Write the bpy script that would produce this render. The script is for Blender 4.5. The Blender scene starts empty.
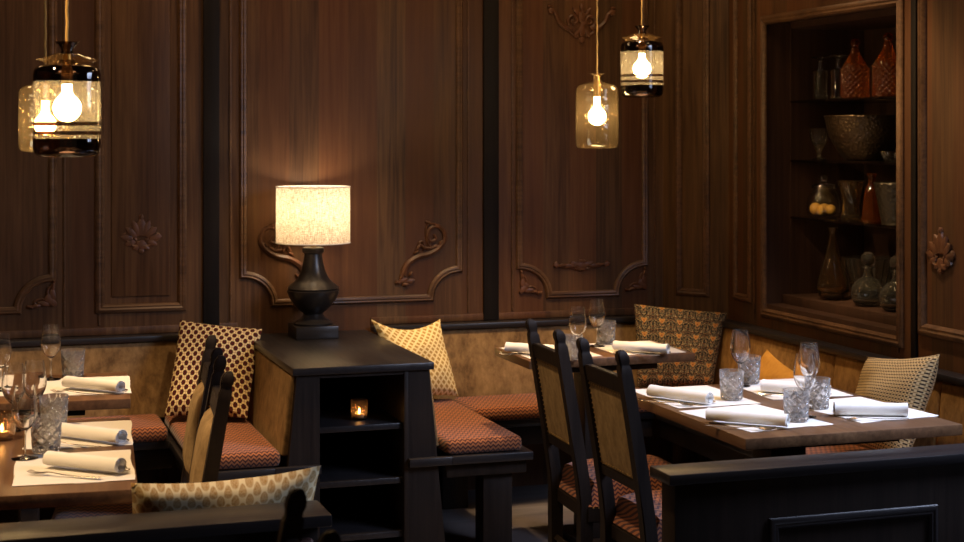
import bpy, bmesh, math, random
from mathutils import Vector, Matrix
random.seed(7)
C = bpy.context.scene.collection
PI = math.pi
YAW = math.atan(512/1550); SY, CY = math.sin(YAW), math.cos(YAW); F = 1550.0; H = 1.57

def at(px, py, z):
    "point of the horizontal plane at height z seen at a pixel of the photograph"
    d = (H-z)*F/(py-140.0); l = (px-482.0)*d/F
    return (d*SY+l*CY, d*CY-l*SY)

# ------------------------------------------------------------------ materials
class S:
    "node-socket arithmetic"
    def __init__(s, t, k): s.t, s.k = t, k
    def op(s, o, b=None, c=None, rev=False):
        n = s.t.nodes.new('ShaderNodeMath'); n.operation = o
        args = [s, b, c]
        if rev: args = [b, s, c]
        for i, a in enumerate(args):
            if a is None: continue
            if isinstance(a, S): s.t.links.new(a.k, n.inputs[i])
            else: n.inputs[i].default_value = a
        return S(s.t, n.outputs[0])
    def __add__(s, b): return s.op('ADD', b)
    __radd__ = __add__
    def __sub__(s, b): return s.op('SUBTRACT', b)
    def __rsub__(s, b): return s.op('SUBTRACT', b, rev=True)
    def __mul__(s, b): return s.op('MULTIPLY', b)
    __rmul__ = __mul__
    def __truediv__(s, b): return s.op('DIVIDE', b)
    def fract(s): return s.op('FRACT')
    def floor(s): return s.op('FLOOR')
    def abs(s): return s.op('ABSOLUTE')
    def sin(s): return s.op('SINE')
    def sqrt(s): return s.op('SQRT')
    def min(s, b): return s.op('MINIMUM', b)
    def max(s, b): return s.op('MAXIMUM', b)
    def lt(s, b): return s.op('LESS_THAN', b)
    def gt(s, b): return s.op('GREATER_THAN', b)
    def pingpong(s, b): return s.op('PINGPONG', b)
    def clamp(s):
        r = s.op('ADD', 0.0); r.k.node.use_clamp = True; return r

class M:
    def __init__(s, name):
        s.m = bpy.data.materials.new(name); s.m.use_nodes = True
        s.t = s.m.node_tree; s.t.nodes.clear()
        s.out = s.t.nodes.new('ShaderNodeOutputMaterial')
        s.b = s.t.nodes.new('ShaderNodeBsdfPrincipled')
        s.t.links.new(s.b.outputs[0], s.out.inputs[0])
    def co(s, kind='Object'):
        n = s.t.nodes.new('ShaderNodeTexCoord'); x = s.t.nodes.new('ShaderNodeSeparateXYZ')
        s.t.links.new(n.outputs[kind], x.inputs[0]); s.vec = n.outputs[kind]
        return S(s.t, x.outputs[0]), S(s.t, x.outputs[1]), S(s.t, x.outputs[2])
    def xyz(s, x, y, z):
        n = s.t.nodes.new('ShaderNodeCombineXYZ')
        for i, a in enumerate((x, y, z)):
            if isinstance(a, S): s.t.links.new(a.k, n.inputs[i])
            else: n.inputs[i].default_value = a
        return n.outputs[0]
    def noise(s, vec, scale=5, detail=3, rough=.5, dist=0):
        n = s.t.nodes.new('ShaderNodeTexNoise')
        n.inputs['Scale'].default_value = scale; n.inputs['Detail'].default_value = detail
        n.inputs['Roughness'].default_value = rough; n.inputs['Distortion'].default_value = dist
        if vec is not None: s.t.links.new(vec, n.inputs['Vector'])
        return S(s.t, n.outputs['Fac'])
    def voro(s, vec, scale=5, feat='F1'):
        n = s.t.nodes.new('ShaderNodeTexVoronoi'); n.feature = feat
        n.inputs['Scale'].default_value = scale
        s.t.links.new(vec, n.inputs['Vector'])
        return S(s.t, n.outputs['Distance'])
    def white(s, vec):
        n = s.t.nodes.new('ShaderNodeTexWhiteNoise'); s.t.links.new(vec, n.inputs['Vector'])
        return S(s.t, n.outputs['Value'])
    def mix(s, f, a, b):
        n = s.t.nodes.new('ShaderNodeMix'); n.data_type = 'RGBA'
        for i, v in ((0, f), (6, a), (7, b)):
            if isinstance(v, S): s.t.links.new(v.k, n.inputs[i])
            elif isinstance(v, (tuple, list)): n.inputs[i].default_value = (*v[:3], 1)
            else: n.inputs[i].default_value = v
        return S(s.t, n.outputs[2])
    def set(s, col=None, rough=None, **kw):
        if col is not None:
            if isinstance(col, S): s.t.links.new(col.k, s.b.inputs['Base Color'])
            else: s.b.inputs['Base Color'].default_value = (*col, 1)
        if rough is not None:
            if isinstance(rough, S): s.t.links.new(rough.k, s.b.inputs['Roughness'])
            else: s.b.inputs['Roughness'].default_value = rough
        for k, v in kw.items():
            k = k.replace('_', ' ')
            s.b.inputs[k].default_value = v
        return s
    def bump(s, h, strength=.3, dist=.002):
        n = s.t.nodes.new('ShaderNodeBump'); n.inputs['Strength'].default_value = strength
        n.inputs['Distance'].default_value = dist
        s.t.links.new(h.k, n.inputs['Height']); s.t.links.new(n.outputs[0], s.b.inputs['Normal'])
        return s

def wood(name, a, b, grain='z', rough=.45, plank=None, gs=1.0, var=.35, red=None, bump=.25, spec=.5):
    m = M(name); x, y, z = m.co()
    g, p, q = {'z': (z, x, y), 'x': (x, y, z), 'y': (y, x, z)}[grain]
    v = m.xyz(p*(60*gs), q*(60*gs), g*(2.2*gs))
    n1 = m.noise(v, 1, 4, .6, .4)
    n2 = m.noise(m.xyz(p*(5*gs), q*(5*gs), g*(.8*gs)), 1, 3, .5, 1.2)
    f = ((n1-.5)*1.9 + (n2-.5)*1.5 + .5).clamp()
    col = m.mix(f, b, a)
    if plank:
        w = m.white(m.xyz(((x+y)/plank).floor() if grain == 'z' else (p/plank).floor(), 3.3, 1.7))
        col = m.mix(w*var, col, red or b)
        w2 = m.white(m.xyz(((x+y)/plank).floor() if grain == 'z' else (p/plank).floor(), 7.3, 4.1))
        col = m.mix((w2*var*.8), col, (b[0]*.8, b[1]*.8, b[2]*.8))
    m.set(col, (n1*.2+(rough-.1)).clamp()); m.b.inputs['Specular IOR Level'].default_value = spec
    m.bump(n1, bump, .0015)
    return m.m

def plain(name, col, rough=.5, metal=0, bump=0, scale=200, coat=0, spec=.5):
    m = M(name); m.set(col, rough, Metallic=metal)
    m.b.inputs['Coat Weight'].default_value = coat; m.b.inputs['Specular IOR Level'].default_value = spec
    if bump:
        m.co(); m.bump(m.noise(m.vec, scale, 3), bump, .001)
    return m.m

def thin_glass(name, tint, dark=0.0, refl=1.0, bumpy=0, scale=60, milk=0.0, milkcol=(1, .88, .66)):
    "thin-walled glass: clear sheet with mirror-like Fresnel reflection"
    m = M(name); t = m.t; t.nodes.remove(m.b)
    tr = t.nodes.new('ShaderNodeBsdfTransparent'); tr.inputs[0].default_value = (*tint, 1)
    gl = t.nodes.new('ShaderNodeBsdfGlossy'); gl.inputs['Roughness'].default_value = .04
    lw = t.nodes.new('ShaderNodeLayerWeight'); lw.inputs['Blend'].default_value = .5
    mx = t.nodes.new('ShaderNodeMixShader'); fc = S(t, lw.outputs['Facing'])
    f = ((fc*fc)*(fc*fc)*(.8*refl) + (.035 + dark)).clamp()
    body = tr
    if milk:      # seeds and bubbles in the glass scatter a little light
        ml = t.nodes.new('ShaderNodeBsdfTranslucent'); ml.inputs[0].default_value = (*milkcol, 1)
        body = t.nodes.new('ShaderNodeMixShader'); body.inputs[0].default_value = milk
        m.co(); sp = m.voro(m.vec, 60, 'F1'); fm = (sp.lt(.16)*.25 + milk*.5).clamp(); t.links.new(fm.k, body.inputs[0])
        t.links.new(tr.outputs[0], body.inputs[1]); t.links.new(ml.outputs[0], body.inputs[2])
    t.links.new(f.k, mx.inputs[0]); t.links.new(body.outputs[0], mx.inputs[1]); t.links.new(gl.outputs[0], mx.inputs[2])
    t.links.new(mx.outputs[0], m.out.inputs[0])
    if bumpy:
        m.co(); bp = t.nodes.new('ShaderNodeBump'); bp.inputs['Strength'].default_value = bumpy; bp.inputs['Distance'].default_value = .004
        h = m.noise(m.vec, scale, 2)
        t.links.new(h.k, bp.inputs['Height'])
        t.links.new(bp.outputs[0], gl.inputs['Normal'])
    return m.m

def glass(name, col, rough=.02, bumpy=0, scale=80, pattern=None, milk=0):
    m = M(name)
    if milk:      # cut faces and seeds scatter part of the light
        t = m.t; ml = t.nodes.new('ShaderNodeBsdfTranslucent'); ml.inputs[0].default_value = (*col, 1)
        df = t.nodes.new('ShaderNodeBsdfDiffuse'); df.inputs[0].default_value = (*col, 1)
        h = t.nodes.new('ShaderNodeMixShader'); t.links.new(ml.outputs[0], h.inputs[1]); t.links.new(df.outputs[0], h.inputs[2])
        mx = t.nodes.new('ShaderNodeMixShader'); mx.inputs[0].default_value = milk
        t.links.new(m.b.outputs[0], mx.inputs[1]); t.links.new(h.outputs[0], mx.inputs[2]); t.links.new(mx.outputs[0], m.out.inputs[0])
    m; m.set(col, rough); m.b.inputs['Transmission Weight'].default_value = 1; m.b.inputs['IOR'].default_value = 1.48
    if bumpy:
        x, y, z = m.co()
        if pattern == 'cut':       # crossed diagonal cuts round the glass
            a = S(m.t, m.t.nodes.new('ShaderNodeMath').outputs[0]); n = a.k.node; n.operation = 'ARCTAN2'
            m.t.links.new(y.k, n.inputs[0]); m.t.links.new(x.k, n.inputs[1])
            u = a*(8/(2*PI))*1.0; w = z*46
            h = ((u+w).fract()-.5).abs().min(((u-w).fract()-.5).abs())
            m.bump(h, bumpy, .012)
        else: m.bump(m.noise(m.vec, scale, 2), bumpy, .004)
    return m.m

def hammered(name, col):
    m = M(name); m.set(col, .33, Metallic=.85); m.co(); m.bump(m.voro(m.vec, 75), .8, .004); return m.m
def emit(name, col, s):
    m = M(name); m.t.nodes.remove(m.b); e = m.t.nodes.new('ShaderNodeEmission')
    e.inputs[0].default_value = (*col, 1); e.inputs[1].default_value = s
    m.t.links.new(e.outputs[0], m.out.inputs[0]); return m.m

# --- fabrics
def fab_star():
    m = M('star_lattice_cotton'); u, v, _ = m.co('UV')
    U = u*10.5; V = v*10.5*.95
    def cell(U, V):
        a = U.fract()-.5; b = V.fract()-.5; return a, b
    a, b = cell(U, V); c, d = cell(U+.5, V+.5)
    r1 = (a*a+b*b).sqrt(); r2 = (c*c+d*d).sqrt()
    r = r1.min(r2)
    dot = r.lt(.285)
    # thin lattice lines through the ground
    l1 = ((U+V).fract()-.5).abs().gt(.455); l2 = ((U-V).fract()-.5).abs().gt(.455)
    l3 = (U*2.0).fract().lt(.13); l4 = (V*2.0).fract().lt(.13)
    ln = l1.max(l2).max(l3).max(l4)
    col = m.mix(ln*.6, (.68, .54, .28), (.13, .035, .02))
    col = m.mix(dot, col, (.060, .012, .010))
    m.set(col, .9); m.bump(m.noise(m.vec, 220, 2), .2, .001); m.b.inputs['Specular IOR Level'].default_value = .12; return m.m
def fab_diamond():
    m = M('gold_diamond_cotton'); u, v, _ = m.co('UV')
    a = ((u+v)*10).fract(); b = ((u-v)*10).fract()
    ln = a.lt(.26).max(b.lt(.26))
    e = ((a-.63).abs()).max((b-.63).abs()).lt(.30)
    col = m.mix(e, (.72, .56, .25), (.40, .25, .075))
    col = m.mix(ln, col, (.78, .64, .33))
    m.set(col, .9); m.bump(m.noise(m.vec, 200, 2), .2, .001); m.b.inputs['Specular IOR Level'].default_value = .12; return m.m
def fab_floral():
    m = M('dark_floral_tapestry'); u, v, _ = m.co('UV')
    U = (u*5.0); V = (v*5.6)
    fu = (U.fract()-.5).abs(); row = (V+.5*((U.floor())*0.0)).fract()
    s = m.noise(m.xyz(fu, row, 2.0), 9, 3, .6, 1.5)
    w = m.voro(m.xyz(fu*1.0, row, .5), 7.5, 'DISTANCE_TO_EDGE')
    w2 = m.voro(m.xyz(fu*1.0, row, 3.5), 10, 'F1')
    heart = ((fu*fu*6.0)+((row-.5)-fu*.9)*((row-.5)-fu*.9)*7.0).sqrt()
    col = m.mix(w.gt(.035), (.50, .38, .20), (.010, .009, .009))
    col = m.mix(w2.lt(.20), col, (.42, .14, .03))
    col = m.mix(s.gt(.68), col, (.55, .40, .18))
    col = m.mix(heart.lt(.42), col, (.62, .46, .20))
    col = m.mix(heart.lt(.37), col, (.42, .14, .03))
    col = m.mix(heart.lt(.24), col, (.62, .34, .08))
    col = m.mix(heart.lt(.15), col, (.25, .06, .02))
    m.set(col, .9); m.bump(m.noise(m.vec, 220, 2), .2, .001); m.b.inputs['Specular IOR Level'].default_value = .12; return m.m
def fab_dots():
    m = M('speckled_weave'); u, v, _ = m.co('UV')
    U = u*30; V = v*30
    a = (U.fract()-.5).abs().lt(.34)*((V.fract()-.5).abs().lt(.21))
    b = ((U+.5).fract()-.5).abs().lt(.30)*(((V+.5).fract()-.5).abs().lt(.15))
    col = m.mix(a, (.66, .50, .26), (.035, .022, .016))
    col = m.mix(b*.8, col, (.30, .17, .06))
    m.set(col, .9); m.bump(m.noise(m.vec, 200, 2), .3, .001); m.b.inputs['Specular IOR Level'].default_value = .12; return m.m
def fab_leaf():
    m = M('leaf_print_linen'); u, v, _ = m.co('UV')
    U = u*13; V = v*9
    def leaf(U, V):
        a = (U.fract()-.5).abs(); b = V.fract()-.5
        e = (a*a*5.5*(1.0+b*1.3) + b*b*3.6).sqrt()
        return e, a
    e1, a1 = leaf(U, V); e2, a2 = leaf(U+.5, V+.5)
    r = e1.min(e2)
    n = m.noise(m.xyz(U, V, 0.0), 7, 3, .7)
    f = ((.70 - r)*8).clamp()*((n*1.5-.1).clamp())
    col = m.mix(f, (.80, .68, .42), (.36, .18, .035))
    m.set(col, .9); m.bump(m.noise(m.vec, 160, 2), .2, .001); m.b.inputs['Specular IOR Level'].default_value = .12; return m.m
def fab_weave(name, a, b, sc=1.0):
    m = M(name); x, y, z = m.co()
    U = x*(50*sc); V = y*(26*sc)+z*(64*sc)
    zig = (U.fract()-.5).abs()*1.3
    w = (V+zig).fract()
    st = w.gt(.52); n = m.noise(m.vec, 30, 2)
    fine = ((x*420*sc).sin()*.5+.5)
    col = m.mix(st, a, b); col = m.mix((n*.9-.2).clamp()*.5, col, (b[0]*1.3, b[1]*1.3, b[2]*1.3))
    m.set(col, .85); m.b.inputs['Specular IOR Level'].default_value = .12; m.bump(w*.6+fine*.2, .5, .002); m.b.inputs['Sheen Weight'].default_value = .2
    return m.m
def fab_velvet(name, a, b, sheen=.35):
    m = M(name); x, y, z = m.co()
    n = m.noise(m.vec, 9, 5, .65, .5); n2 = m.noise(m.xyz(x*160, y*160, z*60), 1, 2)
    n3 = m.noise(m.xyz(x*45, y*45, z*22), 1, 3, .7)
    col = m.mix(((n-.5)*1.8+(n3-.5)*1.3+.5).clamp(), b, a)
    m.set(col, .8); m.b.inputs['Specular IOR Level'].default_value = .15; m.bump(n2*.5+n*.4, .35, .002); m.b.inputs['Sheen Weight'].default_value = sheen
    m.b.inputs['Sheen Tint'].default_value = (*a, 1)
    return m.m

WALL_A, WALL_B = (.150, .083, .039), (.034, .018, .010)
MAT = dict(
    wall=wood('smoked_oak_panelling', WALL_A, WALL_B, 'z', .5, plank=.13, red=(.17, .060, .022), var=.55, spec=.22),
    moulding=wood('oak_moulding', (.150, .078, .037), (.055, .028, .015), 'x', .42, spec=.4),
    mouldingz=wood('oak_moulding_upright', (.15, .078, .038), (.072, .036, .020), 'z', .42, spec=.4),
    carve=wood('carved_oak', (.160, .066, .030), (.05, .022, .012), 'z', .42, gs=.6, spec=.4),
    strip=wood('near_black_strip_wood', (.014, .011, .010), (.007, .006, .006), 'z', .6, spec=.15),  # near-black strips; on the right wall it paints the shade of a groove
    niche=wood('niche_oak', (.085, .043, .028), (.034, .018, .012), 'z', .5, plank=.13, spec=.3),
    dark=wood('black_stained_oak', (.024, .016, .012), (.010, .007, .006), 'z', .5, bump=.35, spec=.2),
    darkx=wood('black_stained_oak_lengthwise', (.022, .019, .020), (.010, .009, .010), 'x', .34, bump=.4, spec=.5),
    darky=wood('black_stained_oak_crosswise', (.022, .019, .020), (.010, .009, .010), 'y', .36, bump=.6, spec=.5),
    table=wood('oiled_oak_tabletop', (.23, .122, .056), (.070, .034, .016), 'y', .36, plank=.12, var=.5, red=(.12, .055, .03), spec=.35),
    floor=wood('grey_oak_floor', (.27, .245, .24), (.09, .080, .080), 'x', .38, plank=.16, var=.6, red=(.12, .09, .08)),
    ceil=plain('dark_ceiling_paint', (.10, .07, .05), .8),
    paint=plain('dim_brown_plaster', (.10, .065, .045), .8),
    velvet=fab_velvet('olive_brown_velvet', (.34, .215, .095), (.105, .060, .026)),
    velvet_r=fab_velvet('ochre_velvet', (.42, .245, .085), (.13, .064, .022)),
    chairpad=fab_velvet('moss_velvet', (.38, .265, .135), (.13, .085, .040), .3),
    seat=fab_weave('rust_zigzag_weave', (.36, .130, .050), (.060, .022, .017)),
    seatc=fab_weave('rust_plum_weave', (.42, .155, .065), (.075, .028, .032), 1.1),
    linen=plain('white_napkin_linen', (.80, .78, .74), .85, bump=.3, scale=500),
    mat=plain('placemat_paper', (.74, .71, .66), .9, bump=.1, scale=300),
    steel=plain('polished_steel', (.72, .68, .64), .22, 1),
    brass=plain('aged_brass', (.55, .36, .14), .35, 1),
    cord=plain('gold_twisted_cord', (.50, .30, .08), .6, 0, .6, 900),
    lampbase=plain('blackened_lamp_metal', (.030, .026, .024), .30, .3, .25, 40),
    bowl=hammered('hammered_bronze', (.10, .07, .042)),
    bucket=hammered('hammered_pewter', (.075, .065, .05)),
    mustard=fab_velvet('mustard_velvet', (.50, .25, .045), (.36, .17, .03), .3),
    brown_leather=plain('brown_hide', (.12, .055, .045), .6, 0, .4, 150),
    wax=plain('candle_wax', (.75, .6, .4), .5),
    citrus=plain('dried_citrus', (.62, .36, .07), .6, 0, .5, 60),
    star=fab_star(), diamond=fab_diamond(), floral=fab_floral(), dots=fab_dots(), leaf=fab_leaf(),
    glass=glass('clear_cut_crystal', (1, 1, 1), .02, .9, pattern='cut'),
    glass_plain=glass('clear_glass', (.97, .98, .95), .01),
    glass_thin=thin_glass('wine_glass_crystal', (.965, .965, .96), 0.02, 1.5),
    amber=glass('amber_cut_glass', (.92, .24, .04), .03, .0, milk=.05),
    wine=glass('wine_crystal', (1, 1, 1), .01, 0, milk=.012),
    crystal=glass('cut_crystal', (1, 1, 1), .03, 0, milk=.15),
    honey=thin_glass('honey_bubble_glass', (.95, .86, .66), .03, 1.3, .7, 45, .05, (1, .72, .36)),
    smoke=thin_glass('smoked_glass', (.13, .075, .055), .04, 1.0),
    pale=thin_glass('pale_smoke_glass', (.90, .83, .68), .02, 1.0, 0, 60, .11, (1, .88, .64)),
    votive=thin_glass('votive_ribbed_glass', (.80, .70, .58), .05, 1.3, .8, 120, .08, (1, .6, .35)),
    bulb=emit('glowing_bulb', (1, .70, .36), 70),
    flame=emit('candle_flame', (1, .55, .18), 120),
    tea=glass('golden_blown_glass', (.85, .66, .38), .02, .6, 22, milk=.015),
    decant=glass('grey_blown_glass', (.88, .90, .84), .02, .6, 30, milk=.025),
    shelfglass=thin_glass('shelf_glass', (.55, .55, .52), .08, 1.2),
)
def shade_mat():
    m = M('linen_lampshade'); x, y, z = m.co()
    a = m.noise(m.xyz(x*60, y*60, z*600), 1, 2); b = m.noise(m.xyz(x*500, y*500, z*40), 1, 2)
    w = (a*.5+b*.5-.5)*1.5+.5
    col = m.mix(((w-.38)*4.5).clamp(), (.50, .37, .24), (.97, .91, .78))
    t = m.t; t.nodes.remove(m.b)
    d = t.nodes.new('ShaderNodeBsdfDiffuse'); tr = t.nodes.new('ShaderNodeBsdfTranslucent'); mx = t.nodes.new('ShaderNodeMixShader')
    t.links.new(col.k, d.inputs[0]); t.links.new(col.k, tr.inputs[0]); mx.inputs[0].default_value = .45
    t.links.new(d.outputs[0], mx.inputs[1]); t.links.new(tr.outputs[0], mx.inputs[2]); t.links.new(mx.outputs[0], m.out.inputs[0])
    return m.m
MAT['shade'] = shade_mat()

# ------------------------------------------------------------------ mesh helpers
def BM(): return bmesh.new()
def box(bm, x0, x1, y0, y1, z0, z1, bev=0.0, top=None):
    b = bmesh.new(); v = []
    for z in (z0, z1):
        dx = (0, 0) if not (top and z == z1) else top
        v += [b.verts.new(p) for p in ((x0+dx[0], y0, z), (x1+dx[1], y0, z), (x1+dx[1], y1, z), (x0+dx[0], y1, z))]
    for f in ((3, 2, 1, 0), (4, 5, 6, 7), (0, 1, 5, 4), (1, 2, 6, 5), (2, 3, 7, 6), (3, 0, 4, 7)): b.faces.new([v[i] for i in f])
    if bev: bmesh.ops.bevel(b, geom=b.edges[:], offset=bev, segments=2, affect='EDGES', profile=.5)
    merge(bm, b); return bm
def merge(bm, b, M4=None):
    if M4 is not None: b.transform(M4)
    me = bpy.data.meshes.new('tmp'); b.to_mesh(me); bm.from_mesh(me); bpy.data.meshes.remove(me); b.free()
def lathe(bm, prof, seg=32, loc=(0, 0, 0), mod=None, close=False):
    rings = []
    for i, (r, z) in enumerate(prof):
        if r < 1e-5: rings.append([bm.verts.new((loc[0], loc[1], loc[2]+z))])
        else:
            ring = []
            for k in range(seg):
                a = 2*PI*k/seg; rr = r*(mod(a, z, i) if mod else 1)
                ring.append(bm.verts.new((loc[0]+rr*math.cos(a), loc[1]+rr*math.sin(a), loc[2]+z)))
            rings.append(ring)
    for A, B in zip(rings, rings[1:]):
        for k in range(seg):
            a0, a1 = A[k % len(A)], A[(k+1) % len(A)]; b0, b1 = B[k % len(B)], B[(k+1) % len(B)]
            if len(A) == 1 and len(B) == 1: continue
            if len(A) == 1: bm.faces.new((a0, b1, b0))
            elif len(B) == 1: bm.faces.new((a0, a1, b0))
            else: bm.faces.new((a0, a1, b1, b0))
    return bm
def smooth_prof(pts, n=5):
    "Catmull-Rom through (r,z) points"
    out = []
    for i in range(len(pts)-1):
        p0 = pts[max(i-1, 0)]; p1 = pts[i]; p2 = pts[i+1]; p3 = pts[min(i+2, len(pts)-1)]
        for k in range(n):
            t = k/n
            out.append(tuple(.5*((2*p1[j])+(-p0[j]+p2[j])*t+(2*p0[j]-5*p1[j]+4*p2[j]-p3[j])*t*t+(-p0[j]+3*p1[j]-3*p2[j]+p3[j])*t**3) for j in range(len(p1))))
    out.append(pts[-1]); return out
def tube(bm, pts, rad, seg=8, flat=1.0, flat_axis=None):
    pts = [Vector(p) for p in pts]; n = len(pts); rings = []
    up = Vector((0, 0, 1)); prev = None
    for i, p in enumerate(pts):
        t = (pts[min(i+1, n-1)]-pts[max(i-1, 0)]).normalized()
        if flat_axis is not None: a = Vector(flat_axis); a = (a-t*a.dot(t)).normalized()
        else:
            ref = prev if prev else (Vector((1, 0, 0)) if abs(t.z) > .9 else up)
            a = (ref-t*ref.dot(t)).normalized()
        prev = a; b = t.cross(a); r = rad[i] if isinstance(rad, (list, tuple)) else rad
        rings.append([bm.verts.new(p+a*(r*flat*math.cos(2*PI*k/seg))+b*(r*math.sin(2*PI*k/seg))) for k in range(seg)])
    for A, B in zip(rings, rings[1:]):
        for k in range(seg): bm.faces.new((A[k], A[(k+1) % seg], B[(k+1) % seg], B[k]))
    bm.faces.new(rings[0][::-1]); bm.faces.new(rings[-1]); return bm
def ball(bm, c, r, sx=1, sy=1, sz=1, sub=2, rot=None):
    b = bmesh.new(); bmesh.ops.create_icosphere(b, subdivisions=sub, radius=r)
    m = Matrix.Translation(c) @ (rot.to_4x4() if rot else Matrix.Identity(4)) @ Matrix.Diagonal((sx, sy, sz, 1))
    merge(bm, b, m); return bm

def obj(name, bm, mat, parent=None, world=False, smooth=True, bevel=0):
    me = bpy.data.meshes.new(name)
    bmesh.ops.recalc_face_normals(bm, faces=bm.faces[:])
    if parent is not None and world: bm.transform(Matrix.Translation(-parent['_abs'].to_list() if False else -Vector(ABS[parent.name])))
    bm.to_mesh(me); bm.free()
    o = bpy.data.objects.new(name, me); C.objects.link(o)
    me.materials.append(MAT[mat] if isinstance(mat, str) else mat)
    if parent is not None: o.parent = parent
    if parent is not None and world: ABS[o.name] = ABS[parent.name]
    if smooth:
        me.shade_smooth() if hasattr(me, 'shade_smooth') else None
        me.set_sharp_from_angle(angle=math.radians(38))
    return o
ABS = {}
def tag(o, label=None, cat=None, group=None, kind=None):
    if label: o['label'] = label
    if cat: o['category'] = cat
    if group: o['group'] = group
    if kind: o['kind'] = kind
    return o
def thing(name, label, cat, loc=(0, 0, 0), rotz=0, group=None):
    o = bpy.data.objects.new(name, None); C.objects.link(o); o.empty_display_size = .05
    o.location = loc; o.rotation_euler = (0, 0, rotz); ABS[o.name] = tuple(loc)
    return tag(o, label, cat, group)
def struct(name, bm, mat, parent=None, world=False):
    o = obj(name, bm, mat, parent, world)
    if parent is None: o['kind'] = 'structure'; ABS[o.name] = (0, 0, 0)
    return o
def dup(root, loc, rotz=0, label=None, group=None, tilt=None):
    def cp(o, parent):
        c = o.copy(); C.objects.link(c); c.parent = parent
        for ch in [x for x in KIDS[o.name]]: cp(ch, c)
        return c
    if not KIDS: index()
    r = cp(root, None); r.location = loc; r.rotation_euler = (tilt or 0, 0, rotz)
    if label: r['label'] = label
    if group: r['group'] = group
    return r
KIDS = {}
def index():
    KIDS.clear()
    for o in C.objects: KIDS.setdefault(o.name, [])
    for o in C.objects:
        if o.parent: KIDS[o.parent.name].append(o)

# ------------------------------------------------------------------ room shell
BW = 6.62        # back wall face
RW = 3.28        # right wall face
NV0, NV1, NZ0, NZ1 = 5.00, 6.01, .835, 2.085   # niche opening
bm = BM(); box(bm, -3, 4.2, -2, 7.0, -.1, 0); struct('floor', bm, 'floor')
bm = BM(); box(bm, -3, 4.2, -2, 7.0, 3.0, 3.1); struct('ceiling', bm, 'ceil')
bm = BM(); box(bm, -3.0, 3.0785, BW, 6.9, 0, 3.0)
wall_back = struct('wall_back', bm, 'wall')
bm = BM(); vs = [(3.0785, BW), (3.28, 6.351), (3.42, 6.55), (3.2, 6.9), (3.0785, 6.9)]
def prism(bm, vs, z0, z1):
    lo = [bm.verts.new((x, y, z0)) for x, y in vs]; hi = [bm.verts.new((x, y, z1)) for x, y in vs]
    bm.faces.new(lo[::-1]); bm.faces.new(hi)
    for i in range(len(vs)):
        j = (i+1) % len(vs); bm.faces.new((lo[i], lo[j], hi[j], hi[i]))
prism(bm, vs, 0, 3.0)
wall_corner = struct('wall_corner', bm, 'wall')
bm = BM()
box(bm, RW, 3.86, NV1, 6.351, 0, 3.0); box(bm, RW, 3.86, 4.0, NV0, 0, 3.0)
box(bm, RW, 3.86, NV0, NV1, 0, NZ0); box(bm, RW, 3.86, NV0, NV1, NZ1, 3.0)
box(bm, 3.78, 3.86, NV0, NV1, NZ0, NZ1)
box(bm, RW, 3.86, -1.5, 2.75, 0, 3.0); box(bm, RW, 3.86, 2.75, 4.0, 0, 1.45); box(bm, RW, 3.86, 2.75, 4.0, 2.8, 3.0)
wall_right = struct('wall_right', bm, 'wall')
bm = BM(); box(bm, -3.1, -3.0, -2, 6.9, 0, 3); struct('wall_left', bm, 'paint')
# window in the right wall, beside the camera: the source of the cool daylight
bm = BM()
for a in ((2.75, 2.81), (3.345, 3.405), (3.94, 4.0)): box(bm, 3.40, 3.46, a[0], a[1], 1.45, 2.8)
for a in ((1.45, 1.51), (2.74, 2.8)): box(bm, 3.40, 3.46, 2.75, 4.0, a[0], a[1])
w1 = struct('window_1', bm, 'dark')

# wall coordinates -> world: frame (origin, s-axis, outward normal)
FR_B = (Vector((0, BW, 0)), Vector((1, 0, 0)), Vector((0, -1, 0)))
FR_R = (Vector((RW, 0, 0)), Vector((0, 1, 0)), Vector((-1, 0, 0)))
dch = Vector((3.28-3.0785, 6.351-BW, 0)).normalized()
FR_C = (Vector((3.0785, BW, 0)), dch, Vector((dch.y, -dch.x, 0)))
def fp(fr, s, z, h): return fr[0]+fr[1]*s+fr[2]*h+Vector((0, 0, z))
PROF = [(-.020, 0), (-.020, .008), (-.012, .015), (-.004, .017), (.003, .013), (.010, .016), (.017, .010), (.020, .004), (.020, 0)]
def moulding(name, fr, path, parent, mat='moulding', closed=True, prof=PROF, k=1.0):
    "profile swept along a path in the wall plane with mitred corners"
    bm = BM(); n = len(path); rings = []
    P = [Vector(p) for p in path]
    for i in range(n):
        a = P[(i-1) % n]; b = P[i]; c = P[(i+1) % n]
        if not closed and i == 0: a = b-(c-b)
        if not closed and i == n-1: c = b+(b-a)
        t1 = (b-a).normalized(); t2 = (c-b).normalized()
        n1 = Vector((-t1.y, t1.x)); n2 = Vector((-t2.y, t2.x)); m = (n1+n2); 
        m = m/max(m.dot(n1), .35) if m.length > 1e-4 else n1
        rings.append([bm.verts.new(fp(fr, b.x+m.x*o*k, b.y+m.y*o*k, h*k)) for o, h in prof])
    rng = range(n) if closed else range(n-1)
    for i in rng:
        A, B = rings[i], rings[(i+1) % n]
        for q in range(len(prof)-1): bm.faces.new((A[q], A[q+1], B[q+1], B[q]))
    return obj(name, bm, mat, parent, world=True)
def arc(cx, cz, r, a0, a1, n=9):
    return [(cx+r*math.cos(a0+(a1-a0)*i/n), cz+r*math.sin(a0+(a1-a0)*i/n)) for i in range(n+1)]
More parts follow.
